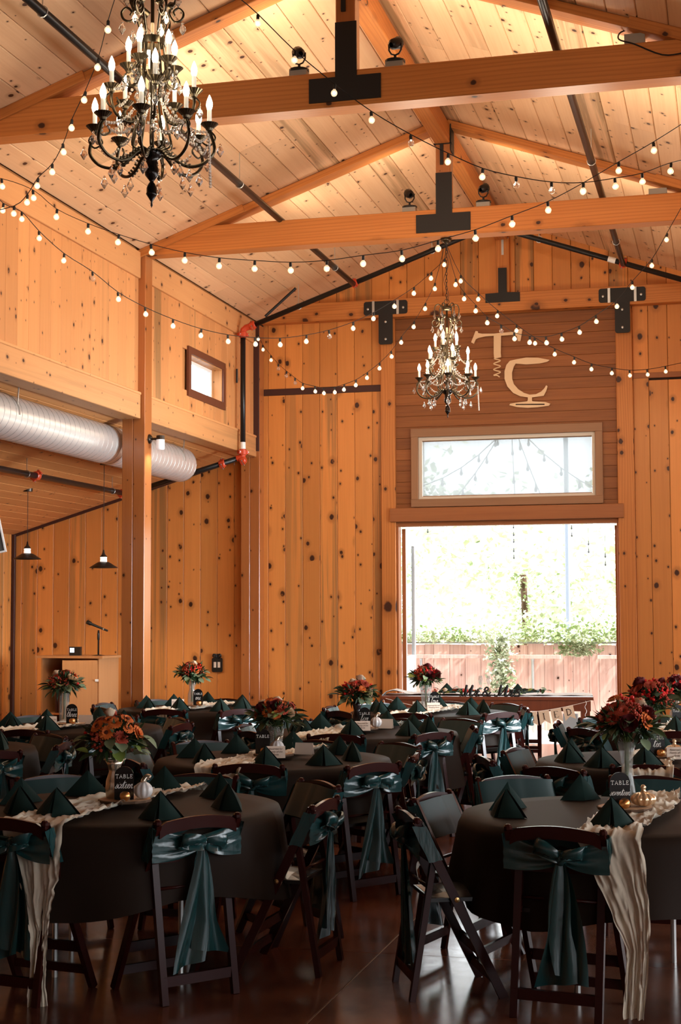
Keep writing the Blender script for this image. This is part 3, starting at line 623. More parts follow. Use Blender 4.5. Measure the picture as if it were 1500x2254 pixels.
strand('string lights dropping past the near chandelier to the left wall', [(238,66),(216,149),(187,221),(158,282),(139,335),(115,379),(83,410),(60,446),(31,471)], 9.2, 11.0, (at(262,-30,Y=8.9), at(-40,470,Y=11.1)))
strand('string lights crossing the frame low in front of the far truss', [(4,411),(73,436),(125,478),(194,510),(261,534),(333,556),(407,574),(483,586),(561,592),(640,596),(720,592),(800,581),(885,570),(965,548),(1047,525),(1128,494),(1207,463),(1285,422),(1363,376),(1440,332)], 11.0, 11.0, (at(-60,385,Y=11.0), at(1530,255,Y=11.0)))
strand('string lights running along the clerestory wall then rising to the far truss', [(7,464),(48,453+30),(86,525),(141,574),(204,614),(260,659),(320,692),(381,718),(443,739),(502,752),(562,758),(617,759),(675,752),(725,741),(778,723),(823,702),(868,675),(912,646),(950,613),(979,583)], 11.6, 15.36, (at(-40,400,Y=11.3), CAN), (4, 13))
strand('string lights from the top left passing the near king post to the right', [(568,52),(650,133),(737,205),(818,265),(905,316),(987,357),(1063,390),(1137,408),(1215,420),(1285,421),(1355,411),(1415,400),(1478,377)], 9.6, 11.6, (at(520,-10,Y=9.4), at(1540,345,Y=11.8)), (4, 7, 8))
strand('string lights from the far truss sagging to the right T plate and up', [(1004,627),(1023,658),(1048,685),(1073,711),(1104,729),(1133,746),(1167,754),(1203,755),(1237,747),(1276,732),(1313,708),(1359,675),(1393,633),(1436,585),(1469,528)], 15.4, 15.0, (CAN, at(1510,440,Y=14.9)), (4,))
strand('string lights from the far truss falling to the far right corner', [(1015,619),(1054,659),(1096,696),(1138,728),(1178,756),(1222,780),(1265,798),(1303,813),(1348,822),(1387,827),(1426,825),(1466,818)], 15.6, 18.6, (CAN, at(1540,790,Y=19.1)))
strand('string lights swagging from the far truss to the far left corner', [(958,636),(937,680),(912,720),(884,754),(862,785),(836,811),(809,832),(784,848),(758,858),(737,864),(713,866),(694,862),(667,855),(650,843),(631,828),(613,812),(597,793),(579,770),(569,747)], 15.6, 19.2, (CAN, at(562,722,Y=19.3)), (13,14,15))
# ------------------------------------------------------------------ chandeliers
me_drop = G().lathe([(.0005,-.060),(.008,-.050),(.0185,-.032),(.011,-.013),(.005,-.004),(.007,.004),(.0005,.011)], 6).mesh('crystal_drop', M_crys)
me_cand = G().lathe([(.0115,0),(.0115,.072),(.001,.072)], 10).mesh('candle_tube', M_candle, True)
me_fl = G().lathe([(.007,.070),(.012,.078),(.0165,.095),(.0155,.112),(.009,.132),(.003,.146),(.0005,.150)], 10).mesh('candle_bulb', M_flame, True)
me_cup = G().lathe([(.004,-.038),(.012,-.03),(.016,-.02),(.034,.0),(.036,.002),(.014,.001),(.001,.001)], 36, flute=.03).mesh('drip_cup', M_iron)
def chandelier(loc, zc, lab):
    t = thing('chandelier', lab, 'chandelier', loc, 0, 'candle chandeliers with crystal drops'); H = zc-loc[2]
    O('finial', G().lathe([(.0005,0),(.006,.012),(.004,.03),(.024,.062),(.029,.07),(.026,.078),(.026,.10),(.018,.12),(.009,.132),(.016,.142),(.034,.165),(.036,.19),(.028,.215),(.033,.225),(.028,.24),(.045,.255),(.055,.275),(.055,.29),(.02,.295),(.001,.295)], 18).mesh('finial', mat('finial_black', (.02,.015,.012), .15, .6) if 'finial_black' not in bpy.data.materials else bpy.data.materials['finial_black'], True), t, label='glossy black turned finial')
    O('stem', G().tube([(0,0,.29),(0,0,1.16)], .010, 8).mesh('stem', M_iron, True), t)
    col = smooth([(.045,0,.29),(.10,0,.31),(.085,0,.40),(.058,0,.52),(.072,0,.66),(.062,0,.80),(.050,0,.88)], 4)
    rod = G().tube(col, .006, 5).mesh('column_rod', M_iron, True)
    for k in range(10): O('column_rod', rod, t, None, (0,0,2*pi*k/10))
    O('collar_ring', G().lathe([(.058,.83),(.066,.83),(.066,.865),(.058,.865),(.058,.83)], 20).mesh('collar_ring', M_iron), t)
    O('crown_cap', G().lathe([(.001,1.12),(.05,1.125),(.056,1.14),(.05,1.165),(.02,1.175),(.008,1.19),(.001,1.19)], 18).mesh('crown_cap', M_iron, True), t)
    sc = smooth([(.045,0,1.15),(.075,0,1.185),(.115,0,1.175),(.128,0,1.12),(.11,0,1.05),(.09,0,1.02),(.085,0,.99),(.11,0,.955),(.145,0,.965),(.155,0,1.0),(.13,0,1.025),(.105,0,1.005),(.112,0,.985)], 4)
    scr = G().tube(sc, .0062, 6).tube(smooth([(.09,0,1.02),(.075,0,.96),(.055,0,.88)], 4), .0055, 5).bar((.085,-.02,1.02),(.10,.02,1.055),.03,.02)
    scm = scr.mesh('crown_scroll', M_iron, True)
    for k in range(6):
        s = O('crown_scroll', scm, t, None, (0,0,2*pi*k/6+.3))
        for X, Z in ((.152,.945),(.128,1.09),(.098,.90)): O('crystal_drop', me_drop, s, (X, 0, Z))
    def tier(nm, n, path, rc, zcup, ph, leafy, drops):
        g = G().tube(smooth(path, 4), .0085, 6).tube(smooth([(rc,0,zcup-.03),(rc+.03,0,zcup-.07),(rc,0,zcup-.11),(rc-.04,0,zcup-.085),(rc-.025,0,zcup-.055)], 4), .0048, 5)
        if leafy:
            for q in smooth(path, 3)[2:9]: g.bar(q+Vector((0,-.012,-.008)), q+Vector((.012,.012,.014)), .012, .006)
        me = g.mesh(nm+'_arm', M_iron, True)
        for k in range(n):
            a = O('arm', me, t, None, (0,0,2*pi*(k+ph)/n))
            O('drip_cup', me_cup, a, (rc,0,zcup)).scale = (1.25,1.25,1.1); O('candle', me_cand, a, (rc,0,zcup)); O('candle_bulb', me_fl, a, (rc,0,zcup))
            for X, Z in drops: O('crystal_drop', me_drop, a, (X, 0, Z))
    tier('lower', 8, [(.045,0,.29),(.09,0,.27),(.14,0,.225),(.2,0,.205),(.27,0,.225),(.315,0,.285),(.30,0,.36),(.285,0,.385)], .29, .42, .25, True, ((.345,.31),(.19,.185),(.24,.16)))
    tier('middle', 5, [(.06,0,.50),(.08,0,.44),(.13,0,.42),(.19,0,.45),(.215,0,.51),(.215,0,.55)], .215, .59, .1, True, ((.245,.50),(.13,.40)))
    tier('upper', 5, [(.062,0,.68),(.085,0,.63),(.115,0,.635),(.125,0,.68)], .122, .735, .62, False, ((.15,.66),(.075,.60)))
    ic = G().ball((0,0,0), .0085, 6, 4)
    def swag(a, b, dip, n):
        g = G()
        for i in range(n+1):
            u = i/n; p = Vector(a).lerp(Vector(b), u)-Vector((0,0,dip*4*u*(1-u))); m = len(g.v)
            g.add([tuple(Vector(q)+p) for q in ic.v], ic.f)
        return g
    for n, ra, za, rb, zb, dip, cnt in ((8,.29,.385,.06,.56,.06,15),(8,.29,.385,None,None,.08,13),(5,.215,.56,.06,.78,.05,13),(5,.122,.70,.06,.55,.02,8)):
        for k in range(n):
            a0 = 2*pi*(k+.25)/n; a1 = a0+(2*pi/n if rb is None else 0); r2, z2 = (ra, za) if rb is None else (rb, zb)
            O('bead_swag', swag((ra*cos(a0),ra*sin(a0),za), (r2*cos(a1),r2*sin(a1),z2), dip, cnt).mesh('bead_swag', M_bead, True), t)
    O('bead_swag', swag((.33,-.08,.30), (.34,-.085,.06), 0, 16).mesh('bead_swag', M_bead, True), t)
    O('hanging_ring', G().tube([(.026*cos(a),0,1.215+.026*sin(a)) for a in [2*pi*k/14 for k in range(14)]], .004, 5, closed=True).mesh('hanging_ring', M_iron), t)
    ch = G(); z = 1.245; k = 0
    while z < H-.06:
        pts = [(.010*cos(a), 0, .024*sin(a)) for a in [2*pi*j/8 for j in range(8)]]
        ch.tube([((x, 0, z+q) if k % 2 else (0, x, z+q)) for x, _, q in pts], .0032, 4, closed=True); z += .038; k += 1
    O('chain', ch.mesh('chain', M_bronze), t)
    O('cord', G().tube(smooth([(0,0,1.19),(.02,0,1.3),(-.03,.0,1.45),(.02,0,1.6),(.0,0,H-.04)], 5), .003, 4).mesh('cord', M_cord), t)
    O('ceiling_canopy', G().lathe([(.001,H-.06),(.02,H-.055),(.055,H-.03),(.06,H-.004),(.001,H)], 18).mesh('ceiling_canopy', M_iron, True), t)
    for q, e in (((.52, 9), (.95, 6)) if loc[1] < 10 else ((.52, 20), (.95, 12))): light('chandelier_light', 'POINT', Vector(loc)+Vector((0,0,q)), e, (1,.80,.55), shadow_soft_size=.12)
chandelier((-2.765, 7.02, 3.736), 5.61, 'large candle chandelier near the camera, cut by the top of the frame')
chandelier((-2.79, 15.40, 3.728), 5.61, 'candle chandelier hanging from the far truss before the cedar panel')
# ------------------------------------------------------------------ logo letters on the panel
YL = YW-.035; k7 = 1500/210.
def L2(pts):
    out = []
    for x, y in pts:
        p = at(1020+x/k7, 700+y/k7, Y=YL); out.append((p.x, p.z))
    return out
lt = thing('logo_letter', 'pale plywood letter T shaped like a corkscrew on the cedar panel', 'sign', (0,0,0), 0, 'wooden emblem over the doorway')
O('letter_body', G().prism(L2([(130,385),(200,208),(235,212),(240,240),(300,250),(490,248),(590,238),(780,222),(850,200),(905,172),(938,182),(905,368),(865,365),(850,290),(800,268),(600,282),(595,550),(602,612),(490,625),(485,555),(485,285),(350,292),(240,318),(205,335),(172,408)]), YL, YL-.02).mesh('letter_body', M_letter), lt)
hx = [(490,630),(555,635),(595,618)]; zz = [(490,645),(592,672),(482,722),(592,760),(482,812),(592,852),(482,898),(575,928)]
sp = smooth([(p[0], YL-.012, p[1]) for p in L2([(600,612),(490,640),(590,672),(482,722),(592,760),(482,812),(592,852),(485,900),(540,905),(578,930)])], 5)
O('corkscrew', G().tube(sp, .0085, 5).mesh('corkscrew', M_letter), lt)
lt = thing('logo_letter', 'pale plywood letter C shaped like a tilted wine glass on the cedar panel', 'sign', (0,0,0), 0, 'wooden emblem over the doorway')
glass = [(1330,655),(1365,662),(1330,690),(1200,718),(1000,732),(830,720),(800,770),(772,860),(775,960),(800,1040),(870,1120),(960,1180),(1050,1208),(1150,1200),(1230,1160),(1280,1110),(1310,1060),(1332,1075),(1310,1150),(1270,1225),(1180,1238),(1085,1250),(1085,1300),(1095,1312),(1300,1325),(1375,1350),(1350,1382),(1180,1405),(1020,1415),(850,1402),(730,1372),(745,1350),(830,1335),(1010,1312),(1022,1295),(1022,1250),(900,1232),(790,1180),(700,1080),(655,960),(655,840),(685,740),(740,675),(850,650),(1000,625),(1180,628)]
O('letter_body', G().prism(L2(glass), YL, YL-.02).mesh('letter_body', M_letter), lt)
O('slot', G().prism(L2([(830,1355),(1285,1350),(1285,1370),(830,1372)]), YL-.022, YL-.0195).mesh('slot', M_gap), lt, label='dark slot in the foot')
# ------------------------------------------------------------------ things along the aisle wall
cb = thing('lectern_cabinet', 'wooden lectern cabinet with one door ajar against the aisle wall', 'cabinet', (-8.30, 18.6, 0), R(-6))
for nm, a in (('top', (-.50,.50,-.30,.28,1.155,1.185)),('side_panel', (-.43,-.41,-.26,.26,0,1.155)),('side_panel', (.41,.43,-.26,.26,0,1.155)),('back_panel', (-.41,.41,.24,.26,0,1.155)),('shelf', (-.41,.41,-.24,.24,.42,.44)),('bottom_panel', (-.41,.41,-.24,.24,.05,.07))):
    O(nm, G().box(*a).mesh(nm, M_cab), cb)
dr = O('door', G().box(-.46,0,-.022,0,.06,1.13).mesh('door', M_cab), cb, (.41,-.265,0), (0,0,R(14)))
O('handle', G().box(-.39,-.36,-.032,-.022,.60,.78).mesh('handle', M_black), dr); O('latch', G().box(-.02,.02,-.04,-.02,.86,.89).mesh('latch', M_white), dr)
fo = thing('folder', 'dark red folder standing inside the lectern cabinet', 'folder', (-8.58, 18.6, .44)); O('folder_cover', G().box(-.012,.012,-.12,.12,0,.34).box(.02,.05,-.12,.12,0,.31).mesh('folder_cover', mat('dark_red_card', (.05,.012,.01), .7)), fo)
mo = thing('desk_clock', 'small black box with a lit blue-white screen on the lectern', 'screen', (-8.32, 18.5, 1.185))
O('housing', G().box(-.075,.075,-.03,.03,0,.115).mesh('housing', M_black), mo); O('screen', G().box(-.065,-.005,-.0325,-.03,.04,.10).mesh('screen', M_scr), mo)
mi = thing('microphone_stand', 'black microphone on a desk stand on the lectern', 'microphone', (-8.02, 18.55, 1.185))
O('base', G().lathe([(.001,.012),(.03,.012),(.085,.003),(.09,0)], 16).mesh('base', M_black, True), mi)
O('stem', G().tube([(0,0,.01),(0,0,.2),(0,0,.21),(0,0,.28),(0,0,.33)], [.012,.012,.018,.018,.011], 8).mesh('stem', M_black, True), mi)
O('microphone_body', G().tube([(-.17,0,.44),(-.165,0,.438),(-.11,0,.415),(-.10,0,.41),(.12,0,.325),(.13,0,.322)], [.01,.026,.027,.018,.013,.012], 10).mesh('microphone_body', M_black, True), mi)
O('switch_band', G().tube([(.065,0,.345),(.08,0,.34)], .0165, 10).mesh('switch_band', M_galv), mi)
sw = thing('light_switch', 'ornate black iron switch plate with two white rockers on the far wall', 'switch', (-6.73, YW-.03, 1.03))
O('plate', G().prism(rrect(-.075,.075,-.09,.10,.02), -.012, 0).mesh('plate', M_black), sw)
for x in (-.028,.028): O('rocker', G().box(x-.017,x+.017,-.02,-.012,-.03,.045).mesh('rocker', M_card), sw)
g = G()
for a in (-.9,-.3,.3,.9): g.tube(smooth([(0,-.012,.10),(.05*sin(a),-.02,.15),(.07*sin(a),-.014,.12),(.02*sin(a),-.012,.10)], 4), .012, 5)
O('scrollwork', g.mesh('scrollwork', M_black), sw)
ts = thing('wall_screen', 'corner of a grey flat screen at the left edge of the frame', 'screen', at(-70, 1178, Y=13.5), R(20)); ts.rotation_euler.y = R(-12)
O('screen_panel', G().box(-.3,.32,-.02,.02,-.22,.24).mesh('screen_panel', mat('screen_grey', (.10,.11,.11), .3)), ts); g = G()
for b in ((-.3,.33,-.03,.025,.24,.255),(-.3,.33,-.03,.025,-.235,-.22),(.315,.33,-.03,.025,-.22,.24)): g.box(*b)
O('screen_frame', g.mesh('screen_frame', M_white), ts)
# ------------------------------------------------------------------ outside
struct('ground', G().box(-60,60,YW+.4,90,-.25,-.01).mesh('ground', M_conc), 'pale sunlit yard outside the doorway')
YF = 22.5; fn = thing('board_fence', 'weathered reddish board fence across the yard', 'fence', (-3, YF, 0)); rnd = random.Random(3); x = -7.5; zt = 1.27
while x < 3:
    wv = rnd.choice((.235,.235,.24,.14,.23)); board(fn, 'fence_board', (x+wv/2+3, 0, 0), (1,0,0), (0,-1,0), (0,0,1), wv-.004, .02+.008*rnd.random(), zt-rnd.random()*.02, None, M_fence); O('gap_blocker', G().box(-.03,.03,.002,.012,0,zt-.03).mesh('gap_blocker', M_farm), fn, (x+wv+3, 0, 0)); x += wv  # dark strip added behind each gap to block the bright sky
O('cap_rail', G().box(-4.5,6,-.06,.04,zt,zt+.03).mesh('cap_rail', M_galv), fn, label='pale weathered cap rail')
pr = thing('yard_railing', 'grey pipe railing in front of the fence', 'railing', (-3, YF-.45, 0))
for a, b in ((-1.9,.62),(1.15,5)): O('top_rail', G().bar((a,0,1.09),(b,0,1.09),.05,.09,(0,0,1)).mesh('top_rail', M_fence), pr)
for x in (-1.42, .22, 1.72): O('rail_post', G().tube([(x,0,0),(x,0,1.03),(x,0,1.06)], [.022,.022,.03], 8).mesh('rail_post', M_galv), pr)
M_palebark = mat('pale_bark', (.55,.50,.44), .9)
def blob(n, rad, seed, size, flat=1., cx=None):
    rr = random.Random(seed); g = G()
    for i in range(n):
        c = cx(rr) if cx else Vector((rr.gauss(0,.45)*rad, rr.gauss(0,.35)*rad, rr.gauss(0,.42)*rad*flat))
        s = size*rr.uniform(.6,1.4); e = Euler((rr.uniform(-1,1), rr.uniform(-1,1), rr.uniform(0,6.3))).to_matrix()
        g.add([c+e @ Vector(v)*s for v in ((-.5,0,0),(0,-.32,.05),(.5,0,0),(0,.32,.05))], [(0,1,2,3)])
    return g
iv = thing('ivy', 'ivy spilling over the fence top and hanging down the boards', 'ivy', (-3, YF-.05, 1.3), kind='stuff')
def ivc(rr):
    x = rr.uniform(-2.3,3); return Vector((x, rr.uniform(-.3,.25), abs(rr.gauss(0,.16))*(1 if x > -.4 else .6)))
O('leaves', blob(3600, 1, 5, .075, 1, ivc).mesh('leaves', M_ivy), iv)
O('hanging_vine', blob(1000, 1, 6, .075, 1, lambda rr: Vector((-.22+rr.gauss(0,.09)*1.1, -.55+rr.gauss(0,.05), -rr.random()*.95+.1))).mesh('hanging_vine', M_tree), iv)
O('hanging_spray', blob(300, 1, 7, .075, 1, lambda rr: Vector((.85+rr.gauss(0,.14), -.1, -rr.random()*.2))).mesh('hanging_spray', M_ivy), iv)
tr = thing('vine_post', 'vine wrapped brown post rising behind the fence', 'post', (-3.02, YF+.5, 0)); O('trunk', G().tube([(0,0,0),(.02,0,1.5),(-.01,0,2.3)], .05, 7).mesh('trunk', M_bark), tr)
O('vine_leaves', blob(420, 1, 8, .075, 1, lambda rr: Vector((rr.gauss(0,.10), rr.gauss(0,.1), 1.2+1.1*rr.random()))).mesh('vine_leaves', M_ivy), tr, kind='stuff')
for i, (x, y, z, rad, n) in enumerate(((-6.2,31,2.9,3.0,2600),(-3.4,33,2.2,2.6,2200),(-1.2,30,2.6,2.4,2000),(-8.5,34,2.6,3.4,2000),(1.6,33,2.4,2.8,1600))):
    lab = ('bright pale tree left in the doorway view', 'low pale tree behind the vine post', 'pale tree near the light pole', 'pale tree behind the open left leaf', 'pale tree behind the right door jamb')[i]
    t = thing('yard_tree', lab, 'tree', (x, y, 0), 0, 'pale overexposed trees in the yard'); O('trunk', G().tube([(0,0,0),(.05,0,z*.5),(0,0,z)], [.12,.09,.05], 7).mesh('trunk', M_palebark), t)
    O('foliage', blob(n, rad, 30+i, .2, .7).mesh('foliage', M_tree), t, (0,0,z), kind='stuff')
lp_ = thing('light_pole', 'tall blue-grey pole beyond the fence', 'pole', at(1252, 1400, Y=26).xy.to_3d()); O('shaft', G().tube([(0,0,0),(0,0,7)], .04, 10).mesh('shaft', mat('pole_grey', (.16,.19,.23), .5)), lp_)
ub = thing('utility_box', 'small grey box on the paving behind the head table', 'box', (at(1257, 1578, Y=21.3).x, 21.3, 0)); O('box_body', G().box(-.1,.1,-.06,.06,.1,.33).box(-.02,.02,-.02,.02,0,.1).mesh('box_body', mat('utility_grey', (.2,.2,.2), .6)), ub)
def yard_string(lab, A, B, sag, n, lit=.02):
    t = thing('yard_string_light', lab, 'string lights', A, 0, 'festoon lights in the yard'); A, B = Vector(A), Vector(B); P = []
    for i in range(n+1):
        u = i/n; P.append(A.lerp(B, u)-A-Vector((0,0,sag*4*u*(1-u))))
    O('wire', G().tube(P, .008, 4).mesh('wire', M_cord), t)
    me = G().lathe([(.02,0),(.024,-.06),(.02,-.075),(.042,-.13),(.04,-.17),(.02,-.20),(.001,-.205)], 8).mesh('yard_bulb', M_cord) if 'yard_bulb' not in bpy.data.meshes else bpy.data.meshes['yard_bulb']
    for p in P[1:-1]: O('bulb', me, t, p).scale = (.6,.6,.6)
top = at(1125, 930, Y=25)
yard_string('festoon lights beyond the window, falling to the lower left', top, at(930, 1070, Y=21), .15, 5)
yard_string('festoon lights beyond the window, falling steeply left', top+Vector((-.05,0,.05)), at(990, 1110, Y=21), .1, 5)
yard_string('festoon lights beyond the window, hanging straight down', top+Vector((0,.05,.05)), at(1135, 1110, Y=21.4), .05, 3)
yard_string('festoon lights beyond the window, falling to the right', top+Vector((.05,0,0)), at(1320, 1080, Y=21), .12, 5)
yard_string('festoon lights beyond the window, falling steeply right', top+Vector((.03,.1,.0)), at(1200, 1110, Y=21), .05, 4)
for i, (px, ys) in enumerate(((1131,(1158,1175,1190,1210,1225)),(1259,(1160,1176)),(1296,(1195,1212)),(1333,(1222,1240)),(942,(1168,)))):
    p = at(px, ys[0]-12, Y=28); t = thing('yard_string_light', ('dark festoon bulbs hanging over the vine post','dark festoon bulbs beside the light pole','dark festoon bulbs right of the light pole','dark festoon bulbs near the right door jamb','single dark festoon bulb near the left leaf')[i], 'string lights', p, 0, 'festoon lights in the yard')
    O('wire', G().tube([(0,0,.3),(0,0,at(px, ys[-1], Y=28).z-p.z)], .004, 4).mesh('wire', M_cord), t)
    for y in ys: O('bulb', bpy.data.meshes['yard_bulb'], t, (0,0,at(px, y-4, Y=28).z-p.z), None).scale = (.4,.4,.4)
# ------------------------------------------------------------------ folding chairs
def rot_copy(g, M): h = G(); h.v = [tuple(M @ Vector(p)) for p in g.v]; h.f = g.f; return h
def make_chair(seed):
    rr = random.Random(seed); t = O('folding_chair', None)
    long_ = G().bar((0,-.004,.785),(0,.385,0),.024,.040).ball((0,-.006,.788),.0185,8,5).mesh('long_leg', M_chair, False)
    rear = G().bar((0,.075,.625),(0,-.028,0),.033,.026).ball((0,.0765,.628),.0165,8,5).mesh('rear_leg', M_chair)
    for s in (-1,1):
        a = O('leg', long_, t, (.208*s,0,0)); O('bolt', G().lathe([(.012,0),(.012,.006),(.001,.009)], 8).xf(Matrix.Translation((.012*s,.17,.44)) @ Matrix.Rotation(s*pi/2, 4, 'Y')).mesh('bolt', M_bolt), a)
        O('leg', rear, t, (.183*s,0,0))
    n = 12; g = G()
    vs = []
    for i in range(n+1):
        u = -1+2*i/n; x = .2*u; zt = .785+.022*cos(u*pi/2)-.012*(abs(u) > .9); yb = -.012*cos(u*pi/2)
        vs += [(x,yb-.010,zt-.055),(x,yb+.012,zt-.055),(x,yb+.006,zt),(x,yb-.012,zt)]
    fs = [(i*4+j, i*4+(j+1)%4, i*4+4+(j+1)%4, i*4+4+j) for i in range(n) for j in range(4)]+[(3,2,1,0),(n*4,n*4+1,n*4+2,n*4+3)]
    O('crest_rail', g.add(vs, fs).mesh('crest_rail', M_chair), t)
    O('seat', G().box(-.178,.178,.06,.45,.425,.442).grid(lambda u, v: (-.168+.336*u, .07+.37*v, .443+.022*(1-(2*u-1)**4)*(1-(2*v-1)**4)), 6, 6).mesh('seat', M_seat, False), t)
    O('stretcher', G().tube([(-.183,.052,.49),(.183,.052,.49)], .0085, 8).mesh('stretcher', M_chair, True), t)
    O('stretcher', G().box(-.183,.183,-.022,.002,.075,.12).mesh('stretcher', M_chair), t)
    O('stretcher', G().bar((-.205,.29,.2),(.205,.29,.2),.045,.018,(0,0,1)).bar((-.205,.34,.09),(.205,.34,.09),.04,.018,(0,0,1)).mesh('stretcher', M_chair), t)
    O('back_slat', G().box(-.2,.2,.055,.073,.60,.66).mesh('back_slat', M_chair), t)
    ly = lambda z: .385*(.785-z)/.785
    fw = lambda x, z: .004*sin(x*37+z*60+seed)+.003*sin(z*150+seed*2)
    s = O('sash', G().grid(lambda u, v: (-.232+.464*u, ly(.615+.165*v)+.028+.006*sin(u*6+seed)-.02*abs(2*u-1)**8+.006*(abs(u-.5) < .02), .615+(.165+.012*sin(u*pi))*v), 16, 4).mesh('sash', M_satin2, True), t, label='teal satin sash tied round the chair back')
    for k in (-1,1):
        sd = G().grid(lambda u, v: (k*(.232-.004*u), ly(.615+.155*v)+.022-.062*u, .615+.155*v-.006*u+.004*sin(v*9+u*5+seed)), 3, 5)
        O('sash_fold', sd.mesh('sash_fold', M_satin, True), s)
    kx = rr.uniform(-.02,.05); kz = .685+rr.uniform(-.01,.01)
    for k in (-1,1):
        def fb(u, v):
            h = .155*(1-u)**.8+.05*u; zc = .692*(1-u)+kz*u
            z = zc+(v-.5)*h; x = k*.232*(1-u)+kx*u
            return (x, ly(.692)-.045-.010*u+.014*u*sin(v*15+seed+k)+.004*sin(v*24+u*3), z-.02*sin(pi*u)*.6)
        O('sash_band', G().grid(fb, 10, 9).mesh('sash_band', M_satin, True), s)
    yk = ly(.68)-.075
    bw = O('bow', G().ball((kx,yk,kz),.030,8,6,1.15).mesh('bow', M_satin, True), s)
    for k in (-1,1):
        dx = rr.uniform(.085,.125)*k; up = rr.uniform(.0,.10); ww = rr.uniform(.04,.055)
        def lo(u, v):
            a = 2*pi*u; wv = (v-.5)*2*ww*(.25+.75*abs(sin(a/2)))
            return (kx+dx*(.5-.5*cos(a))+wv*.35, yk-.012-.032*sin(a)*.9+.012*sin(5*u+v*6+seed), kz+up*(.5-.5*cos(a))-.035*sin(a/2)**2+wv*.8+.012*sin(v*8+a+seed))
        O('bow_loop', G().grid(lo, 14, 5).mesh('bow_loop', M_satin, True), bw)
    for k in (-1,1):
        L = rr.uniform(.46,.56); dx = k*rr.uniform(.015,.075); tw = rr.uniform(.065,.115); ph = rr.uniform(0,6)
        def ta(u, v):
            wd = .022+tw*u**.8; z = kz-.02-L*u-.04*(v-.5)*u*k; x = kx+dx*u**1.3+(v-.5)*2*wd*(.55+.45*abs(cos(ph+u*2)))
            return (x, yk+.03*u+.020*sin(v*7+ph+u*2.5)*(.35+u*.8), z)
        O('sash_tail', G().grid(ta, 10, 18).mesh('sash_tail', M_satin, True), s)
    return tree(t)
protos = [make_chair(k) for k in (11,23,37,51)]
used = set()
def chair(x, y, face, lab, v=None):
    """(x, y) foot of the chair back, face = direction the sitter looks"""
    i = (int(abs(x*37+y*53)) if v is None else v) % len(protos); p = protos[i]
    if i in used: c = copy_tree(p)
    else: c = p[0]; used.add(i)
    c.location = (x, y, 0); c.rotation_euler = (0, 0, face-pi/2)
    c['label'] = lab; c['category'] = 'chair'; c['group'] = 'folding chairs with green sashes'
    return c
# ------------------------------------------------------------------ table settings
def nap_mesh(seed):
    rr = random.Random(seed); h = .128; wv = .110+rr.uniform(-.006,.008); b = .045; f = .055; g = G(); sl = rr.uniform(.006,.014)
    def tri(A, B, C, n, bul):
        A, B, C = Vector(A), Vector(B), Vector(C); nm = (B-A).cross(C-A).normalized(); idx = {}; vs = []; fs = []
        for i in range(n+1):
            for j in range(n+1-i):
                k = n-i-j; q = (A*i+B*j+C*k)/n; q = q+nm*bul*27*(i*j*k)/n**3+nm*bul*2*(i*j+j*k+k*i)/n**2*.4; idx[i,j] = len(vs); vs.append(q)
        for i in range(n):
            for j in range(n-i):
                fs.append((idx[i,j], idx[i+1,j], idx[i,j+1]))
                if i+j < n-1: fs.append((idx[i+1,j], idx[i+1,j+1], idx[i,j+1]))
        g.add(vs, fs)
    ap = (0,.012,h); L = (-wv,.02,0); Rr = (wv,.02,0); FL = (-sl,-f,0); FR = (sl,-f,0); I = (0,.0,.0)
    tri(ap, L, FL, 5, .010); tri(ap, FR, Rr, 5, .010); tri(ap, FL, I, 3, 0); tri(ap, I, FR, 3, 0)
    B = (0,b+.012,0); tri(ap, B, L, 5, .008); tri(ap, Rr, B, 5, .008)
    A2 = (0,.016,h+.004)
    tri(A2, (wv+.012,.028,0), (0,b+.028,0), 4, .008)
    return g.mesh('napkin', M_nap, True)
naps = [nap_mesh(k) for k in range(4)]
DIRN = {-90:'front', -45:'front right', 0:'right', 45:'back right', 90:'back', 135:'back left', 180:'left', -135:'front left'}
cloth_me = {}
def cloth_mesh(seed):
    rr = random.Random(seed); nf = 11; ph = rr.uniform(0,6)
    def f(u, v):
        t = 2*pi*u
        if v < .4:
            r = .765*(v/.4); return (r*cos(t), r*sin(t), .757)
        d = (v-.4)/.6; fold = (.5+.5*sin(nf*t+ph+.8*sin(3*t)))
        r = .765+.018*min(1, d*8)+.02*d+fold*.05*d**1.2; z = .757-.008*min(1,d*6)-d*(.36+.045*sin(4*t+ph))
        return (r*cos(t), r*sin(t), z)
    return G().grid(f, 88, 15).mesh('tablecloth', M_cloth, True)
from mathutils import noise as NZ
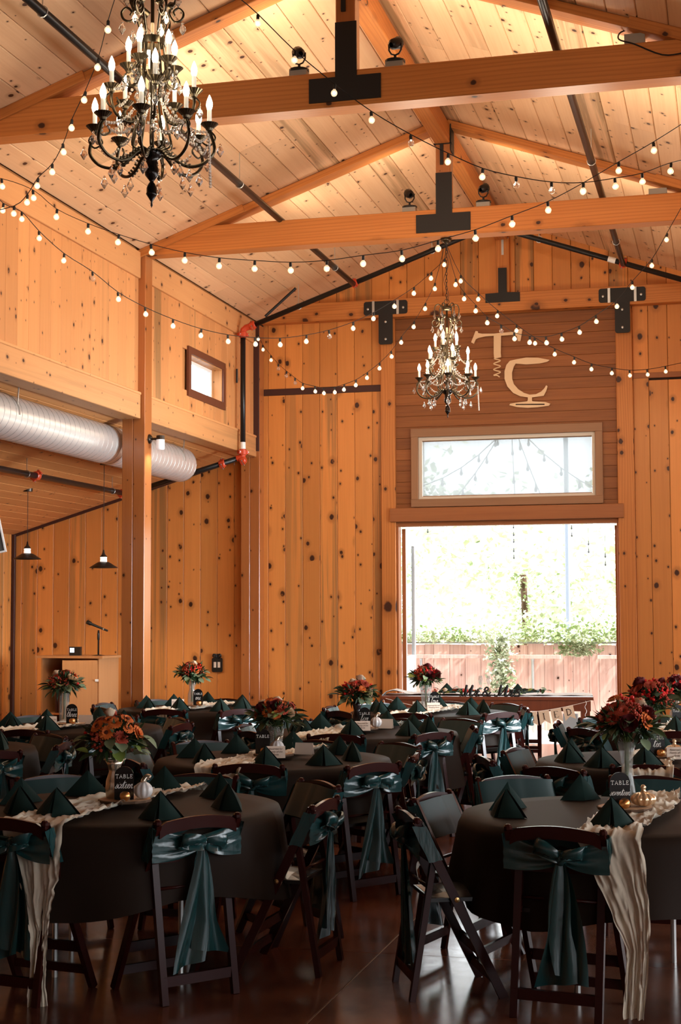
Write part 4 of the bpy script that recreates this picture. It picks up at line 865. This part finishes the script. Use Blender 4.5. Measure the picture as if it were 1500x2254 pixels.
def runner_mesh(seed, wd, front, back, ang):
    rr = random.Random(seed); pf = [rr.uniform(0,6) for _ in range(6)]; Ltop = .785
    tot = front+2*Ltop+back
    def f(u, v):
        s = v*tot-front; e = (u-.5)*2
        wv = wd*(1+.10*sin(s*5+pf[0])); x = e*wv+.02*sin(s*3.1+pf[1])
        nz = NZ.noise(Vector((e*2.6+seed, s*4.5, seed*1.7))); nf = NZ.noise(Vector((e*6+seed, s*17, seed*2.3)))
        x += .016*NZ.noise(Vector((s*6, seed, e)))+.012*nf
        rope = .022*abs(nz)+.020*abs(nf)+.010*abs(sin(e*9+pf[2]+3*nz))+(.010+.012*abs(nf) if abs(e) > .78 else 0) if True else .015*abs(sin(e*8+pf[2]+1.8*sin(s*5)))+.011*abs(sin(e*14+s*26+pf[3]))*(.5+.5*sin(s*9+e*3))+(.014*abs(sin(s*30+e*4)) if abs(e) > .72 else 0)
        if s < 0:
            d = -s; q = min(1,d*2.2); return (x*(1-.72*q)+.09*q+.015*sin(d*7+pf[5]), -Ltop-.012-.06*min(1,d*3)-rope-.02*sin(e*8+pf[4])*d, .775-d)
        if s > 2*Ltop:
            d = s-2*Ltop; return (x*(1-.2*d), Ltop+.035+.05*min(1,d*3)+rope, .775-d)
        return (x, -Ltop+s, .766+rope)
    M = Matrix.Rotation(ang, 4, 'Z')
    return G().grid(f, 40, 150).xf(M).mesh('table_runner', M_gauze, True)
def stroke_mesh(name, strokes, r, m, n=5):
    g = G()
    for s in strokes:
        if s: g.tube(s, r, n)
    return g.mesh(name, m)
GL = {'s':(.6,[[(0,.1),(.35,.6),(.42,1.0),(.38,.8),(.55,.4),(.42,.03),(.15,.02),(.1,.12)]]),'i':(.5,[[(0,.1),(.2,.95),(.16,.2),(.32,0),(.5,.25)],[(.27,1.3),(.31,1.38)]]),
 'x':(.6,[[(0,.85),(.15,1),(.35,.1),(.6,.1)],[(.58,1),(.02,0)]]),'t':(.6,[[(0,.1),(.36,1.8),(.24,.2),(.38,0),(.6,.2)],[(.02,1.2),(.75,1.38)]]),
 'e':(.58,[[(0,.3),(.4,.6),(.36,.98),(.12,.75),(.12,.2),(.32,0),(.58,.25)]]),'n':(.75,[[(0,.1),(.12,.95),(.08,0),(.14,.6),(.42,1),(.48,.8),(.42,.2),(.56,0),(.75,.2)]]),
 'v':(.72,[[(0,.85),(.15,1),(.25,0),(.55,.9),(.72,.85)]]),'h':(.78,[[(0,.1),(.34,1.8),(.14,0),(.2,.6),(.45,1),(.5,.7),(.46,.15),(.6,0),(.78,.2)]]),
 'r':(.66,[[(0,.1),(.15,1.0),(.2,.85),(.44,.88),(.4,.2),(.52,0),(.66,.2)]]),'o':(.68,[[(.08,.5),(.3,1),(.1,.7),(.12,.15),(.34,0),(.5,.4),(.4,.9),(.3,1),(.5,.85),(.68,.85)]]),
 'f':(.6,[[(0,.1),(.45,1.6),(.32,1.85),(.22,1.2),(.1,-.8),(.26,-.5),(.26,.05),(.6,.25)]]),'u':(.8,[[(0,.7),(.1,1),(.1,.2),(.28,0),(.5,.9),(.48,.2),(.62,0),(.8,.2)]])}
def script_word(word, h, cx, z, y):
    x = 0; out = []
    for c in word:
        wv, st = GL[c]
        for s in st: out.append([(x+px+.22*py, py) for px, py in s])
        x += wv
    return [[(cx+(q.x-x/2-.1)*h, y, z+q.y*h) for q in smooth([(a,b,0) for a, b in s], 3)] for s in out]
CAPS = {'T':(.8,[[(0,.82),(.02,1),(.78,1),(.8,.82)],[(.4,1),(.4,0)],[(.22,0),(.58,0)]]),'A':(.9,[[(.08,0),(.45,1),(.82,0)],[(.22,.35),(.68,.35)],[(-.02,0),(.2,0)],[(.68,0),(.94,0)]]),
 'B':(.75,[[(.05,0),(.15,0),(.15,1),(.05,1)],[(.15,1),(.5,.98),(.6,.78),(.45,.55),(.15,.53)],[(.45,.55),(.68,.35),(.6,.06),(.4,0),(.15,0)]]),'L':(.7,[[(.05,1),(.3,1)],[(.17,1),(.17,0)],[(.05,0),(.65,0),(.68,.22)]]),
 'E':(.72,[[(.05,1),(.62,1),(.64,.82)],[(.17,1),(.17,0)],[(.05,0),(.66,0),(.68,.2)],[(.17,.52),(.5,.52)],[(.5,.62),(.5,.42)]])}
def caps_word(word, h, cx, z, y):
    x = 0; out = []
    for c in word:
        wv, st = CAPS[c]
        for s in st: out.append([(x+px, py) for px, py in s])
        x += wv+.22
    return [[(cx+(a-x/2+.1)*h, y, z+b*h) for a, b in s] for s in out]
def font_mesh(name, text, size, m, y, shear=.35):
    c = bpy.data.curves.new(name, 'FONT'); c.body = text; c.size = size; c.shear = shear; c.align_x = 'CENTER'; c.align_y = 'CENTER'; c.extrude = .0002; c.space_line = 1.1
    o = bpy.data.objects.new(name, c); COL.objects.link(o); dg = bpy.context.evaluated_depsgraph_get()
    me = bpy.data.meshes.new_from_object(o.evaluated_get(dg)); bpy.data.objects.remove(o); me.name = name
    me.transform(Matrix.Rotation(pi/2, 4, 'X')); me.materials.clear(); me.materials.append(m); return me
# flowers
def petals(n, r0, r1, rings, cup, m, eye=None):
    g = G()
    for k in range(rings):
        nn = n-2*k; rr_ = r1*(1-.72*k/rings); el = cup+k*(1.25-cup)/rings
        for i in range(nn):
            a = 2*pi*(i+.5*k)/nn; d = Vector((cos(a)*cos(el), sin(a)*cos(el), sin(el))); s = Vector((-sin(a), cos(a), 0)); wv = rr_*pi/nn*1.15
            p0 = d*r0*.3; p1 = d*rr_*.62; p2 = d*rr_-Vector((0,0,.08*rr_))
            g.add([p0-s*wv*.3, p0+s*wv*.3, p1+s*wv, p2+s*wv*.45, p2-s*wv*.45, p1-s*wv], [(0,1,2,3,4,5)])
    me = g.mesh('flower', m)
    if eye:
        h = G(); h.ball((0,0,r1*.12), r1*.34, 8, 4, .55); me.materials.append(eye); n0 = len(g.v); nf = len(g.f); g.add(h.v, h.f)
        me = g.mesh('flower', m); me.materials.append(eye)
        for i in range(nf, len(me.polygons)): me.polygons[i].material_index = 1
    return me
F_mum = {k: petals(16, .01, .034, 4, .15, m) for k, m in (('o', M_org), ('r', M_rust))}
F_dai = petals(16, .012, .032, 2, .12, M_org, M_eye)
def rose(m, r):
    g = G()
    for k in range(5):
        rk = r*(1-.17*k)
        for i in range(5):
            a = 2*pi*i/5+k*.7
            def f(u, v): t = a+(u-.5)*1.7; q = rk*(.45+.55*v)*(1-.12*(2*u-1)**2); return (q*cos(t), q*sin(t), r*(-.4+.85*v+.12*k)*(1-.15*(2*u-1)**2))
            g.grid(f, 3, 2)
    return g.mesh('flower', m, True)
F_rose = rose(M_burg, .042); F_crm = rose(M_crm, .035)
def cluster(m, n, R_, r, seed):
    rr = random.Random(seed); g = G()
    for _ in range(n): g.ball((rr.gauss(0,.45)*R_, rr.gauss(0,.45)*R_, rr.gauss(0,.3)*R_), r*rr.uniform(.7,1.2), 5, 3)
    return g.mesh('flower', m)
F_sca = cluster(M_scar, 16, .03, .008, 2); F_rcl = cluster(M_rust, 26, .035, .007, 3)
def leaf_mesh(L, wd, m, fold=.15):
    def f(u, v): q = sin(pi*min(1, v*.96+.02))**.7*wd*(u-.5)*2; return (q, L*v, abs(q)*fold*2-.25*L*v*v)
    return G().grid(f, 2, 5).mesh('leaf', m, True)
LF = [leaf_mesh(.075, .026, M_euc), leaf_mesh(.06, .024, M_leafl), leaf_mesh(.085, .02, M_leaf), leaf_mesh(.07, .028, M_euc)]
def fern(seed):
    rr = random.Random(seed); g = G()
    for i in range(60):
        v = Vector((rr.gauss(0,.5), rr.gauss(0,.5), rr.gauss(0.1,.45))); v = v.normalized()*rr.uniform(.06,.12); s = Vector((rr.uniform(-1,1), rr.uniform(-1,1), rr.uniform(-1,1))).normalized()*.008
        g.add([v*.25-s, v*.6+s, v, v*.6-s*1.5], [(0,1,2,3)])
    return g.mesh('greenery', M_leaf)
F_fern = [fern(k) for k in (1,2)]
def vase_mesh(kind, h):
    if kind == 'hour': pr = [(.040,0),(.043,.01),(.046,.25*h),(.042,.45*h),(.028,.68*h),(.032,.82*h),(.050,h),(.047,h),(.029,.81*h),(.025,.68*h),(.039,.45*h),(.043,.25*h),(.038,.012),(.001,.012)]
    elif kind == 'trumpet': pr = [(.045,0),(.047,.01),(.045,.12*h),(.030,.42*h),(.026,.55*h),(.032,.8*h),(.046,h),(.043,h),(.029,.8*h),(.023,.55*h),(.027,.42*h),(.041,.12*h),(.042,.015),(.001,.015)]
    elif kind == 'cylinder': pr = [(.040,0),(.042,.01),(.042,h),(.039,h),(.039,.015),(.001,.015)]
    else: pr = [(.036,0),(.040,.01),(.056,h),(.053,h),(.037,.015),(.001,.015)]
    return G().lathe(pr, 24, flute=.03 if kind == 'cone' else 0)
me_slice = G().lathe([(.001,.002),(.118,.0),(.128,.004),(.128,.014),(.001,.014)], 26, flute=.012)
slice_top = me_slice.mesh('wood_slice', M_slice)
slice_bark = G().lathe([(.126,.0),(.131,.003),(.131,.012),(.126,.0145)], 26, flute=.02).mesh('bark_rim', M_bark)
def pumpkin(m, r, h, n=9):
    def f(u, v):
        t = 2*pi*u; p = pi*v; q = r*sin(p)**.8*(1-.13*abs(cos(n*t/2))**3) if 0 < v < 1 else 0
        return (q*cos(t), q*sin(t), h*.5-h*.5*cos(p)*(1-.12*sin(p)))
    return G().grid(f, n*6, 10).mesh('pumpkin_body', m, True)
P_pearl = pumpkin(M_pear, .048, .085); P_amb = pumpkin(M_amber, .062, .068, 12)
stem_me = G().tube(smooth([(0,0,.078),(.004,0,.095),(.02,.004,.108),(.034,.0,.100)], 4), [.014]*4+[.013]*4+[.014]*4+[.008], 8).mesh('pumpkin_stem', M_merc, True)
knob_me = G().lathe([(.02,.062),(.012,.07),(.011,.082),(.014,.09),(.008,.1),(.001,.102)], 10).mesh('pumpkin_stem', M_amber, True)
sign_pts = [(-.048,0),(.048,0),(.048,.115)]+[(.048*cos(a), .115+.048*sin(a)) for a in [pi*k/10 for k in range(1,10)]]+[(-.048,.115)]
sign_me = G().prism(sign_pts, -.002, .002).mesh('sign_plate', M_sign)
caps_me = stroke_mesh('printed_word', caps_word('TABLE', .0175, 0, .105, -.0028), .0014, M_ink, 4)
card_me = {}
def card_mesh(text):
    if text not in card_me: card_me[text] = font_mesh('card_lettering', text, .017, M_dkink, 0)
    return card_me[text]
card_body = G().bar((0,-.022,0),(0,0,.075),.125,.0012).bar((0,.022,0),(0,0,.075),.125,.0012).mesh('folded_card', M_card)
def bouquet(c, R_, hh, seed, nm, pal, mouth):
    rr = random.Random(seed); b = thing('bouquet', 'bouquet of '+pal[1]+' on '+nm, 'flowers', c, rr.uniform(0,6), 'autumn bouquets on the round tables')
    st = G()
    for k in range(9):
        a = rr.uniform(0,6.28); q = .014*rr.uniform(.3,1)
        st.tube(smooth([(q*cos(a+2.5),q*sin(a+2.5),-mouth*.88),(q*.7*cos(a),q*.7*sin(a),-mouth*.4),(q*cos(a),q*sin(a),0),(R_*.45*cos(a),R_*.45*sin(a),hh*.45)], 3), .0032, 5)
    O('stems', st.mesh('stems', M_stem), b)
    for k in range(7):
        a = 2*pi*k/7+rr.uniform(-.3,.3); O('greenery', F_fern[k % 2], b, (R_*.42*cos(a), R_*.42*sin(a), hh*rr.uniform(.25,.5)), (rr.uniform(-.5,.5), rr.uniform(-.5,.5), a)).scale = (1.1,)*3
    fl = pal[0]; n = 24
    for k in range(n):
        u = (k+.5)/n; el = math.asin(.15+.85*u); a = k*2.39996+seed; rad = rr.uniform(.82,1.05); me = fl[rr.randrange(len(fl))]
        d = Vector((cos(a)*cos(el), sin(a)*cos(el), sin(el)))
        o = O('flower', me, b, (d.x*R_*.82*rad, d.y*R_*.82*rad, hh*.30+d.z*hh*.62*rad), d.to_track_quat('Z', 'Y').to_euler()); s = rr.uniform(.95,1.4); o.scale = (s,s,s)
    for k in range(30):
        a = rr.uniform(0,6.28); low = rr.random(); me = LF[(0,0,3,1,2,2)[rr.randrange(6)]]; z = hh*(.08+.45*low); q = R_*rr.uniform(.55,.92)
        o = O('leaf', me, b, (q*cos(a), q*sin(a), z), (rr.uniform(-.5,.7), rr.uniform(-.5,.5), a-pi/2)); s = rr.uniform(.8,1.35); o.scale = (s,s,s)
    return b
PAL = {'bright': ([F_dai, F_mum['r'], F_sca, F_rcl, F_dai, F_crm, F_mum['o'], F_rcl], 'orange daisies and scarlet sprays'), 'rose': ([F_mum['o'], F_rose, F_sca, F_rcl, F_mum['o'], F_mum['r'], F_crm, F_rcl, F_mum['r']], 'burgundy roses and orange mums'),
 'mum': ([F_mum['o'], F_mum['o'], F_mum['r'], F_dai, F_crm, F_rose], 'orange chrysanthemums and eucalyptus'), 'burg': ([F_mum['r'], F_rcl, F_mum['r'], F_rose, F_sca], 'rust and burgundy chrysanthemums'),
 'peach': ([F_mum['o'], F_sca, F_rcl, F_crm, F_mum['r']], 'coral and orange blooms with loose greenery')}
def deg_wrap(a): return (a+180) % 360-180
def round_table(nm, cx, cy, word, vase, vm, vh, pal, bR, bH, seed, pk, cards, hang, roff=0., chairs=None, phase=0, vdx=-.05, rang=0., nap_r=.56, sdx=0.0):
    t = thing('round_table', 'round folding banquet table beneath the dark cloth of '+nm, 'table', (cx, cy, 0), .3, 'round banquet tables')
    O('tabletop', G().lathe([(.001,.730),(.755,.730),(.76,.735),(.76,.75),(.755,.755),(.001,.755)], 40).mesh('tabletop', M_cab), t)
    for a in range(4): O('leg', G().tube([(.42*cos(a*pi/2+.78),.42*sin(a*pi/2+.78),0),(.42*cos(a*pi/2+.78),.42*sin(a*pi/2+.78),.73)], .014, 8).mesh('leg', M_galv), t)
    O('tablecloth', cloth_mesh(seed), None, (cx, cy, 0), label='dark brown linen cloth draped over '+nm, category='tablecloth', group='dark tablecloths')
    O('table_runner', runner_mesh(seed, .145, hang[0], hang[1], rang), None, (cx+roff, cy, 0), label='cream crinkled gauze runner laid across '+nm, category='runner', group='cream gauze runners')
    # settings and chairs
    for k, deg in enumerate((-90,-45,0,45,90,135,180,-135)):
        d = DIRN[deg]; rr = random.Random(seed*10+k); o = (chairs or {}).get(deg, None)
        ang = R((o[1] if o else deg+phase)); rad = o[0] if o else {-90:.86}.get(deg, 1.0)
        P = (cx+rad*cos(ang), cy+rad*sin(ang)); na = (R(o[4]) if o and len(o) > 4 else ang)+R(rr.uniform(-6,6)); nr = nap_r+rr.uniform(-.02,.02)
        Q = (cx+nr*cos(na), cy+nr*sin(na), .7585)
        if seen(P, 90): chair(P[0], P[1], ang+pi+R((o[2] if o and len(o) > 2 else rr.uniform(-6,6))), f'dark folding chair, teal sash, at the {d} of {nm}', o[3] if o and len(o) > 3 else None)
        fa = (deg_wrap(math.degrees(na)+90)); no = R(-90+.45*fa) if abs(fa) <= 90 else R(90+.45*deg_wrap(math.degrees(na)-90))
        if seen(Q, 60):
            onr = abs((Q[0]-cx-roff)*cos(rang)+(Q[1]-cy)*sin(rang)) < .2
            O('napkin', naps[rr.randrange(4)], None, (Q[0], Q[1], .776 if onr else .759), (0, 0, no+pi/2+R(rr.uniform(-14,14))), label=f'dark green pyramid napkin at the {d} of {nm}', category='napkin', group='green pyramid napkins')
    # centrepiece, arranged square to the viewpoint
    X = Vector((rt.x, rt.y, 0)); Yv = Vector((-rt.y, rt.x, 0)); zt = .781; yaw = YAW
    def P(a, b, z): return Vector((cx, cy, 0))+X*a+Yv*b+Vector((0,0,z))
    s = thing('wood_slice', 'round wood slice under the centrepiece of '+nm, 'wood slice', P(.0, 0, zt), .4, 'wood slices'); O('slice_disc', slice_top, s); O('bark_rim', bark_me, s)
    zs = zt+.0145
    v = thing('vase', VLAB[vm][1]+' on '+nm, 'vase', P(vdx, .045, zs), 0, 'flower vases'); O('vase_body', vase_mesh(vase, vh).mesh('vase_body', VLAB[vm][0], True), v)
    if vase == 'cone' or vase == 'hour': O('beaded_rim', G().tube([((.052)*cos(a), .052*sin(a), vh) for a in [2*pi*k/24 for k in range(24)]], [.005 if k % 2 else .0035 for k in range(24)], 5, closed=True).mesh('beaded_rim', VLAB[vm][0], True), v)
    bouquet(P(vdx, .045, zs+vh), bR, bH, seed, nm, PAL[pal], vh)
    sg = thing('table_sign', f'black arched sign reading TABLE {word} in white' if word else 'black arched table sign reading TABLE, its number hidden, on '+nm, 'sign', P(sdx, -.035, zs), yaw, 'black arched table signs')
    O('sign_plate', sign_me, sg); O('printed_word', caps_me, sg, label='white serif word TABLE'); O('sign_foot', G().box(-.04,.04,-.012,.014,0,.005).mesh('sign_foot', M_sign), sg)
    if word: O('script_word', stroke_mesh('script_word', script_word(word, .026 if len(word) < 6 else .021 if len(word) < 8 else .0165, 0, .055, -.0028), .0014, M_ink, 4), sg, label='white script word '+word)
    if pk:
        p = thing('glass_pumpkin', ('white pearly glass pumpkin on ' if pk == 'pearl' else 'amber faceted glass pumpkin on ')+nm, 'ornament', P(sdx+(.092 if pk == 'pearl' else .115), -.01, zs), .5, 'glass pumpkins')
        O('pumpkin_body', P_pearl if pk == 'pearl' else P_amb, p); O('pumpkin_stem', stem_me if pk == 'pearl' else knob_me, p)
    gv = thing('gold_votive', 'small gold metallic ball candle on '+nm, 'candle', P(sdx+.012, -.085, zs), 0, 'gold votives'); O('votive_body', G().lathe([(.012,0),(.022,.006),(.027,.02),(.024,.036),(.014,.044),(.012,.042),(.001,.040)], 16).mesh('votive_body', M_gold, True), gv)
    for i, (a, b, txt, rz) in enumerate(cards):
        c = thing('reserved_card', ('folded cream reserved card before the sign on ' if i == 0 else 'second folded cream card behind the pumpkin on ')+nm, 'card', P(a, b, zt+.002), yaw+rz, 'folded cream cards'); O('folded_card', card_body, c)
        if txt: O('card_lettering', card_mesh(txt), c, None, None, Matrix.Translation((0,-.0130,.040)) @ Matrix.Rotation(-.285, 4, 'X'), label='brown script lettering')
bark_me = slice_bark
VLAB = {'merc': (M_merc, 'hourglass mercury glass vase'), 'clear': (M_glass, 'tall clear glass vase of stems'), 'crys': (M_glass, 'fluted clear crystal vase'), 'dark': (mat('smoked_glass', (.03,.02,.02), .06), 'dark smoked narrow vase')}
RF = 'Reserved for\nFamily of the\nBride'; RB = 'Reserved for the\nBridal Party'; RW = 'Reserved for the\nWedding Party'
D180 = R(0)
round_table('table sixteen', -2.93, 7.12, 'sixteen', 'hour', 'merc', .19, 'bright', .165, .24, 3, 'pearl', (), (.78,.3), -.06,
    {-90:(.88,-104,4,1), -45:(.84,-45,6,0), 0:(1.0,6,-8,2), 45:(1.17,50,-6,3), 90:(1.12,90,0,0), 135:(1.18,132,0,1), 180:(1.0,180), -135:(1.0,-140)}, 0, -.06, R(-4))
round_table('table seventeen', -.5, 7.36, 'seventeen', 'trumpet', 'clear', .30, 'rose', .175, .22, 5, 'amber', (), (.74,.3), .05,
    {-90:(.86,-106,6,2,-92), -45:(1.0,-45), 0:(1.0,0), 45:(1.1,45), 90:(1.3,88,0,1), 135:(1.34,121,0,3), 180:(1.0,166,0,0), -135:(1.06,-153,-3,3)}, 0, .02, R(-3), .58, -.03)
round_table('the table behind table sixteen', -2.93, 9.66, '', 'cone', 'crys', .17, 'mum', .165, .20, 7, 'pearl', ((.02,-.19,RF,.1),(.20,.06,None,-.35)), (.25,.25), -.05,
    {-90:(.80,-84,0,2), -45:(1.0,-36,0,0), 0:(.93,6,0,1), 45:(1.08,52,0,3), 90:(.95,88), 135:(1.08,136)}, 0, .01, R(-6), .54, -.07)
round_table('table ten', -.47, 10.05, 'ten', 'cylinder', 'clear', .27, 'burg', .17, .22, 9, 'amber', ((.09,-.14,RF,-.1),), (.22,.2), .0,
    {-90:(.74,-92,0,1), -135:(1.14,-119,0,3), 180:(1.14,-157,0,2), 135:(.98,166,0,0)}, 0, -.03, R(-3), .58, -.01)
round_table('table five', -2.9, 12.02, 'five', 'hour', 'dark', .20, 'peach', .15, .20, 11, 'pearl', ((.0,-.17,RF,.1),(.19,.06,None,-.3)), (.2,.2), -.08,
    {-90:(.80,-91), -45:(.85,-37), 0:(.9,12), 45:(1.2,58), 90:(.95,82), 135:(1.04,140)}, 0, -.04, R(-8), .54, .02)
round_table('table four', -2.85, 14.6, 'four', 'cone', 'crys', .22, 'burg', .15, .2, 13, None, ((.03,-.17,RW,.1),(-.10,.07,None,.3)), (.2,.2), .06,
    {-90:(.86,-92), -45:(.98,-36), 0:(.93,8), 45:(1.0,50)}, 0, -.03, R(-10), .54, .05)
round_table('table three', -5.45, 12.02, 'three', 'cylinder', 'clear', .25, 'peach', .15, .2, 15, None, ((-.16,-.09,RB,.1),(.12,.07,None,-.2)), (.35,.2), -.05, None, 0, -.06, R(-10), .54, .02)
round_table('table one', -5.30, 14.7, 'one', 'hour', 'clear', .24, 'peach', .15, .2, 17, None, ((-.16,-.08,RW,.15),), (.2,.2), .05, None, 0, -.03, R(-10), .54, .04)
round_table('the table at the left edge', -5.6, 9.9, '', 'hour', 'clear', .22, 'mum', .15, .2, 19, None, (), (.2,.2), 0, None, 10, -.04, R(-5))
round_table('the farthest right table', -.42, 12.85, '', 'hour', 'clear', .20, 'burg', .15, .2, 21, None, ((.04,-.15,None,.0),), (.2,.2), 0, None, 0, -.03, R(-5), .54, -.02)
# ------------------------------------------------------------------ head table
A = R(6.0); hx, hy = -3.93, 17.25
ht = thing('head_table', 'long dark-stained wooden farm table before the open doorway', 'table', (hx, hy, 0), A)
for k in range(5): O('top_plank', G().box(0,2.42,.152*k+.001,.152*k+.150,.725,.762).mesh('top_plank', M_farm), ht)
O('apron', G().box(.03,2.39,.02,.05,.60,.725).mesh('apron', M_farm), ht); O('apron', G().box(.03,2.39,.71,.74,.60,.725).mesh('apron', M_farm), ht)
for x in (.04,2.28):
    for y in (.03,.63): O('leg', G().box(x,x+.10,y,y+.10,0,.725).mesh('leg', M_farm), ht)
HM = Matrix.Translation((hx,hy,0)) @ Matrix.Rotation(A, 4, 'Z')
def hp(x, y, z): return HM @ Vector((x, y, z))
hr = O('table_runner', G().grid(lambda u, v: ((-.06+2.52*u), .22+.42*v+.02*sin(u*9), (.768+.010*abs(sin(u*23+v*7))+.006*sin(v*19+u*5)+.045*max(0,1-abs(u-.07)/.08)) if .025 < u < .975 else (.768-(.10 if u <= 0 else .22 if u >= 1 else 0))), 60, 10).mesh('table_runner', mat('pale_runner', (.60,.60,.56), .85), True), None, M=HM, label='pale sage runner lying along the wooden head table', category='runner')
ga = thing('garland', 'low garland of greens and coral blooms along the head table', 'garland', hp(1.2,.2,.785), A); rr = random.Random(8)
for k in range(46):
    x = rr.uniform(-.75,.72); o = O('leaf', LF[rr.randrange(4)], ga, (x, rr.uniform(-.05,.08), rr.uniform(0,.05)), (rr.uniform(-.3,.9), rr.uniform(-.6,.6), rr.uniform(0,6.3))); s = rr.uniform(.7,1.1); o.scale = (s,s,s)
for k in range(9): O('flower', (F_sca, F_rcl, F_crm, F_mum['o'])[k % 4], ga, (-.7+.11*k if k < 5 else rr.uniform(-.3,.6), rr.uniform(-.03,.05), .035), (rr.uniform(-1,.2),0,0))
k75 = 7.5
def M2(x, y): p = at(970+x/k75, 1490+y/k75, Y=17.42); return (p.x, p.y-.0, p.z)
mr = thing('script_sign', 'black freestanding script sign reading Mr & Mrs on the head table', 'sign', (0,0,0))
def thick(pts, rs, n=4):
    P = smooth([M2(*p) for p in pts], n); Rr = []
    for i in range(len(P)): u = i/n; a = int(min(u, len(rs)-2)); Rr.append((rs[a]*(1-(u-a))+rs[a+1]*(u-a))*.0075)
    g = G().tube(P, Rr, 6); g.v = [(x, 17.42+(y-17.42)*.6, z) for x, y, z in g.v]; return g
for nm_, st in (('letter_group', [([(340,282),(322,300),(345,325),(385,300),(410,220),(440,130)],[1.3,1,1.2,1,1,1.2]),([(436,135),(418,230),(408,318)],[2.1,2.4,1.5]),([(410,318),(470,230),(540,130)],[1,1,1.2]),([(535,138),(500,240),(492,300),(505,325),(545,300)],[2.1,2.4,2,1.2,.8]),([(545,300),(585,240),(575,215),(600,240),(640,228)],[.8,1.2,1.3,1.5,1.5]),([(628,228),(595,290),(600,325),(630,318),(660,290)],[1.8,2,1.5,1,.7])]),
                ('ampersand', [([(830,325),(790,300),(735,215),(760,172),(790,190),(770,225),(715,255),(705,295),(735,325),(780,315),(815,270),(830,250)],[1.6,1.7,1.6,1.2,1.2,1.1,1.4,1.7,1.4,1.1,1.1,1.4])]),
                ('letter_group', [([(905,290),(890,305),(915,326),(950,300),(975,220),(1010,130)],[1.3,1,1.2,1,1,1.2]),([(1006,135),(985,230),(972,318)],[2.1,2.4,1.5]),([(976,318),(1040,230),(1115,130)],[1,1,1.2]),([(1110,138),(1080,240),(1070,300),(1085,325),(1120,300)],[2.1,2.4,2,1.2,.8]),([(1120,300),(1160,240),(1150,215),(1175,240),(1212,228)],[.8,1.2,1.3,1.5,1.5]),([(1200,228),(1170,290),(1178,325),(1205,310),(1260,225)],[1.8,2,1.5,1,.8]),([(1315,215),(1280,210),(1262,235),(1300,262),(1305,300),(1270,325),(1235,312),(1215,326)],[1.2,1.4,1.5,1.7,1.7,1.4,1.3,1.2])])):
    g = G()
    for p, r in st: h = thick(p, r); g.add(h.v, h.f)
    O(nm_, g.mesh(nm_, M_black, True), mr)
ns = [(985,1512),(1141,1519)]
for i, (px, py) in enumerate(ns):
    p = at(px, py, Y=17.86); O('napkin', naps[i], None, (p.x, 17.86, .766), (0,0,R(186)), label=('dark green pyramid napkin left of the script sign on the head table','dark green pyramid napkin behind the last letter of the script sign')[i], category='napkin', group='green pyramid napkins')
    for j in range(1):
        q = at((1058,1076)[i], 1500, Y=17.75); fg = thing('champagne_flute', ('left','right')[i]+' champagne flute behind the script sign', 'glass', (q.x, 17.75, .767), 0, 'champagne flutes')
        O('flute_glass', G().lathe([(.03,0),(.006,.006),(.004,.09),(.018,.12),(.026,.17),(.022,.22),(.020,.22),(.024,.17),(.016,.122),(.001,.11)], 14).mesh('flute_glass', M_glass, True), fg)
bn = thing('letter_banner', 'kraft paper pennant banner reading MARRIED hung on the head table front', 'banner', hp(0,-.02,0), A)
def bz(x): return .735-.17*(1-((x-1.25)/1.18)**2)
O('string', G().tube([(x/20, 0, bz(x/20)) for x in range(1, 49)], .003, 4).mesh('string', M_card), bn)
LET = {'M':[[(0,0),(0,1)],[(0,1),(.4,.2),(.8,1)],[(.8,1),(.8,0)]],'A':[[(0,0),(.4,1)],[(.4,1),(.8,0)],[(.18,.38),(.62,.38)]],'R':[[(.1,0),(.1,1)],[(.1,1),(.5,.98),(.62,.76),(.5,.54),(.1,.52)],[(.38,.52),(.72,0)]],'I':[[(.35,0),(.35,1)],[(.15,1),(.55,1)],[(.15,0),(.55,0)]],'E':[[(.1,0),(.1,1)],[(0,1),(.62,1),(.64,.85)],[(0,0),(.66,0),(.7,.18)],[(.1,.52),(.45,.52)]],'D':[[(.1,0),(.1,1)],[(0,1),(.4,.98),(.72,.75),(.72,.25),(.4,.02),(0,0)]]}
for i, c in enumerate('MARRIED'):
    xc = 2.13-.137*(6-i); z = bz(xc)-.002; sl = math.atan(.34*(xc-1.25)/1.39)
    p = O('pennant', G().prism([(-.06,0),(-.06,-.155),(0,-.115),(.06,-.155),(.06,0)], -.0015, .0015).mesh('pennant', M_paper), bn, (xc, -.006, z), (0,-sl,0))
    g = G()
    for s in LET[c]:
        th = .0042 if abs(s[0][0]-s[-1][0]) < .05 else .0024
        g.tube([(-.026+.068*a, -.003, -.098+.07*b) for a, b in s], th, 4)
    O('letter', g.mesh('letter', M_black), p, label='black serif letter '+c)
for x, l in ((.03,'left'),(2.33,'right')):
    O('ribbon_curl', G().tube([(x+.010*sin(k*1.1)+.006*k/20, -.012+.010*cos(k*1.1), .72-.016*k) for k in range(24 if l == 'right' else 16)], .003, 4).mesh('ribbon_curl', M_white), bn)
for i, x in enumerate((.85, 1.6)):
    p = hp(x, 1.02, 0); chair(p.x, p.y, A-pi/2, ('left','right')[i]+' folding chair behind the wooden head table', i)
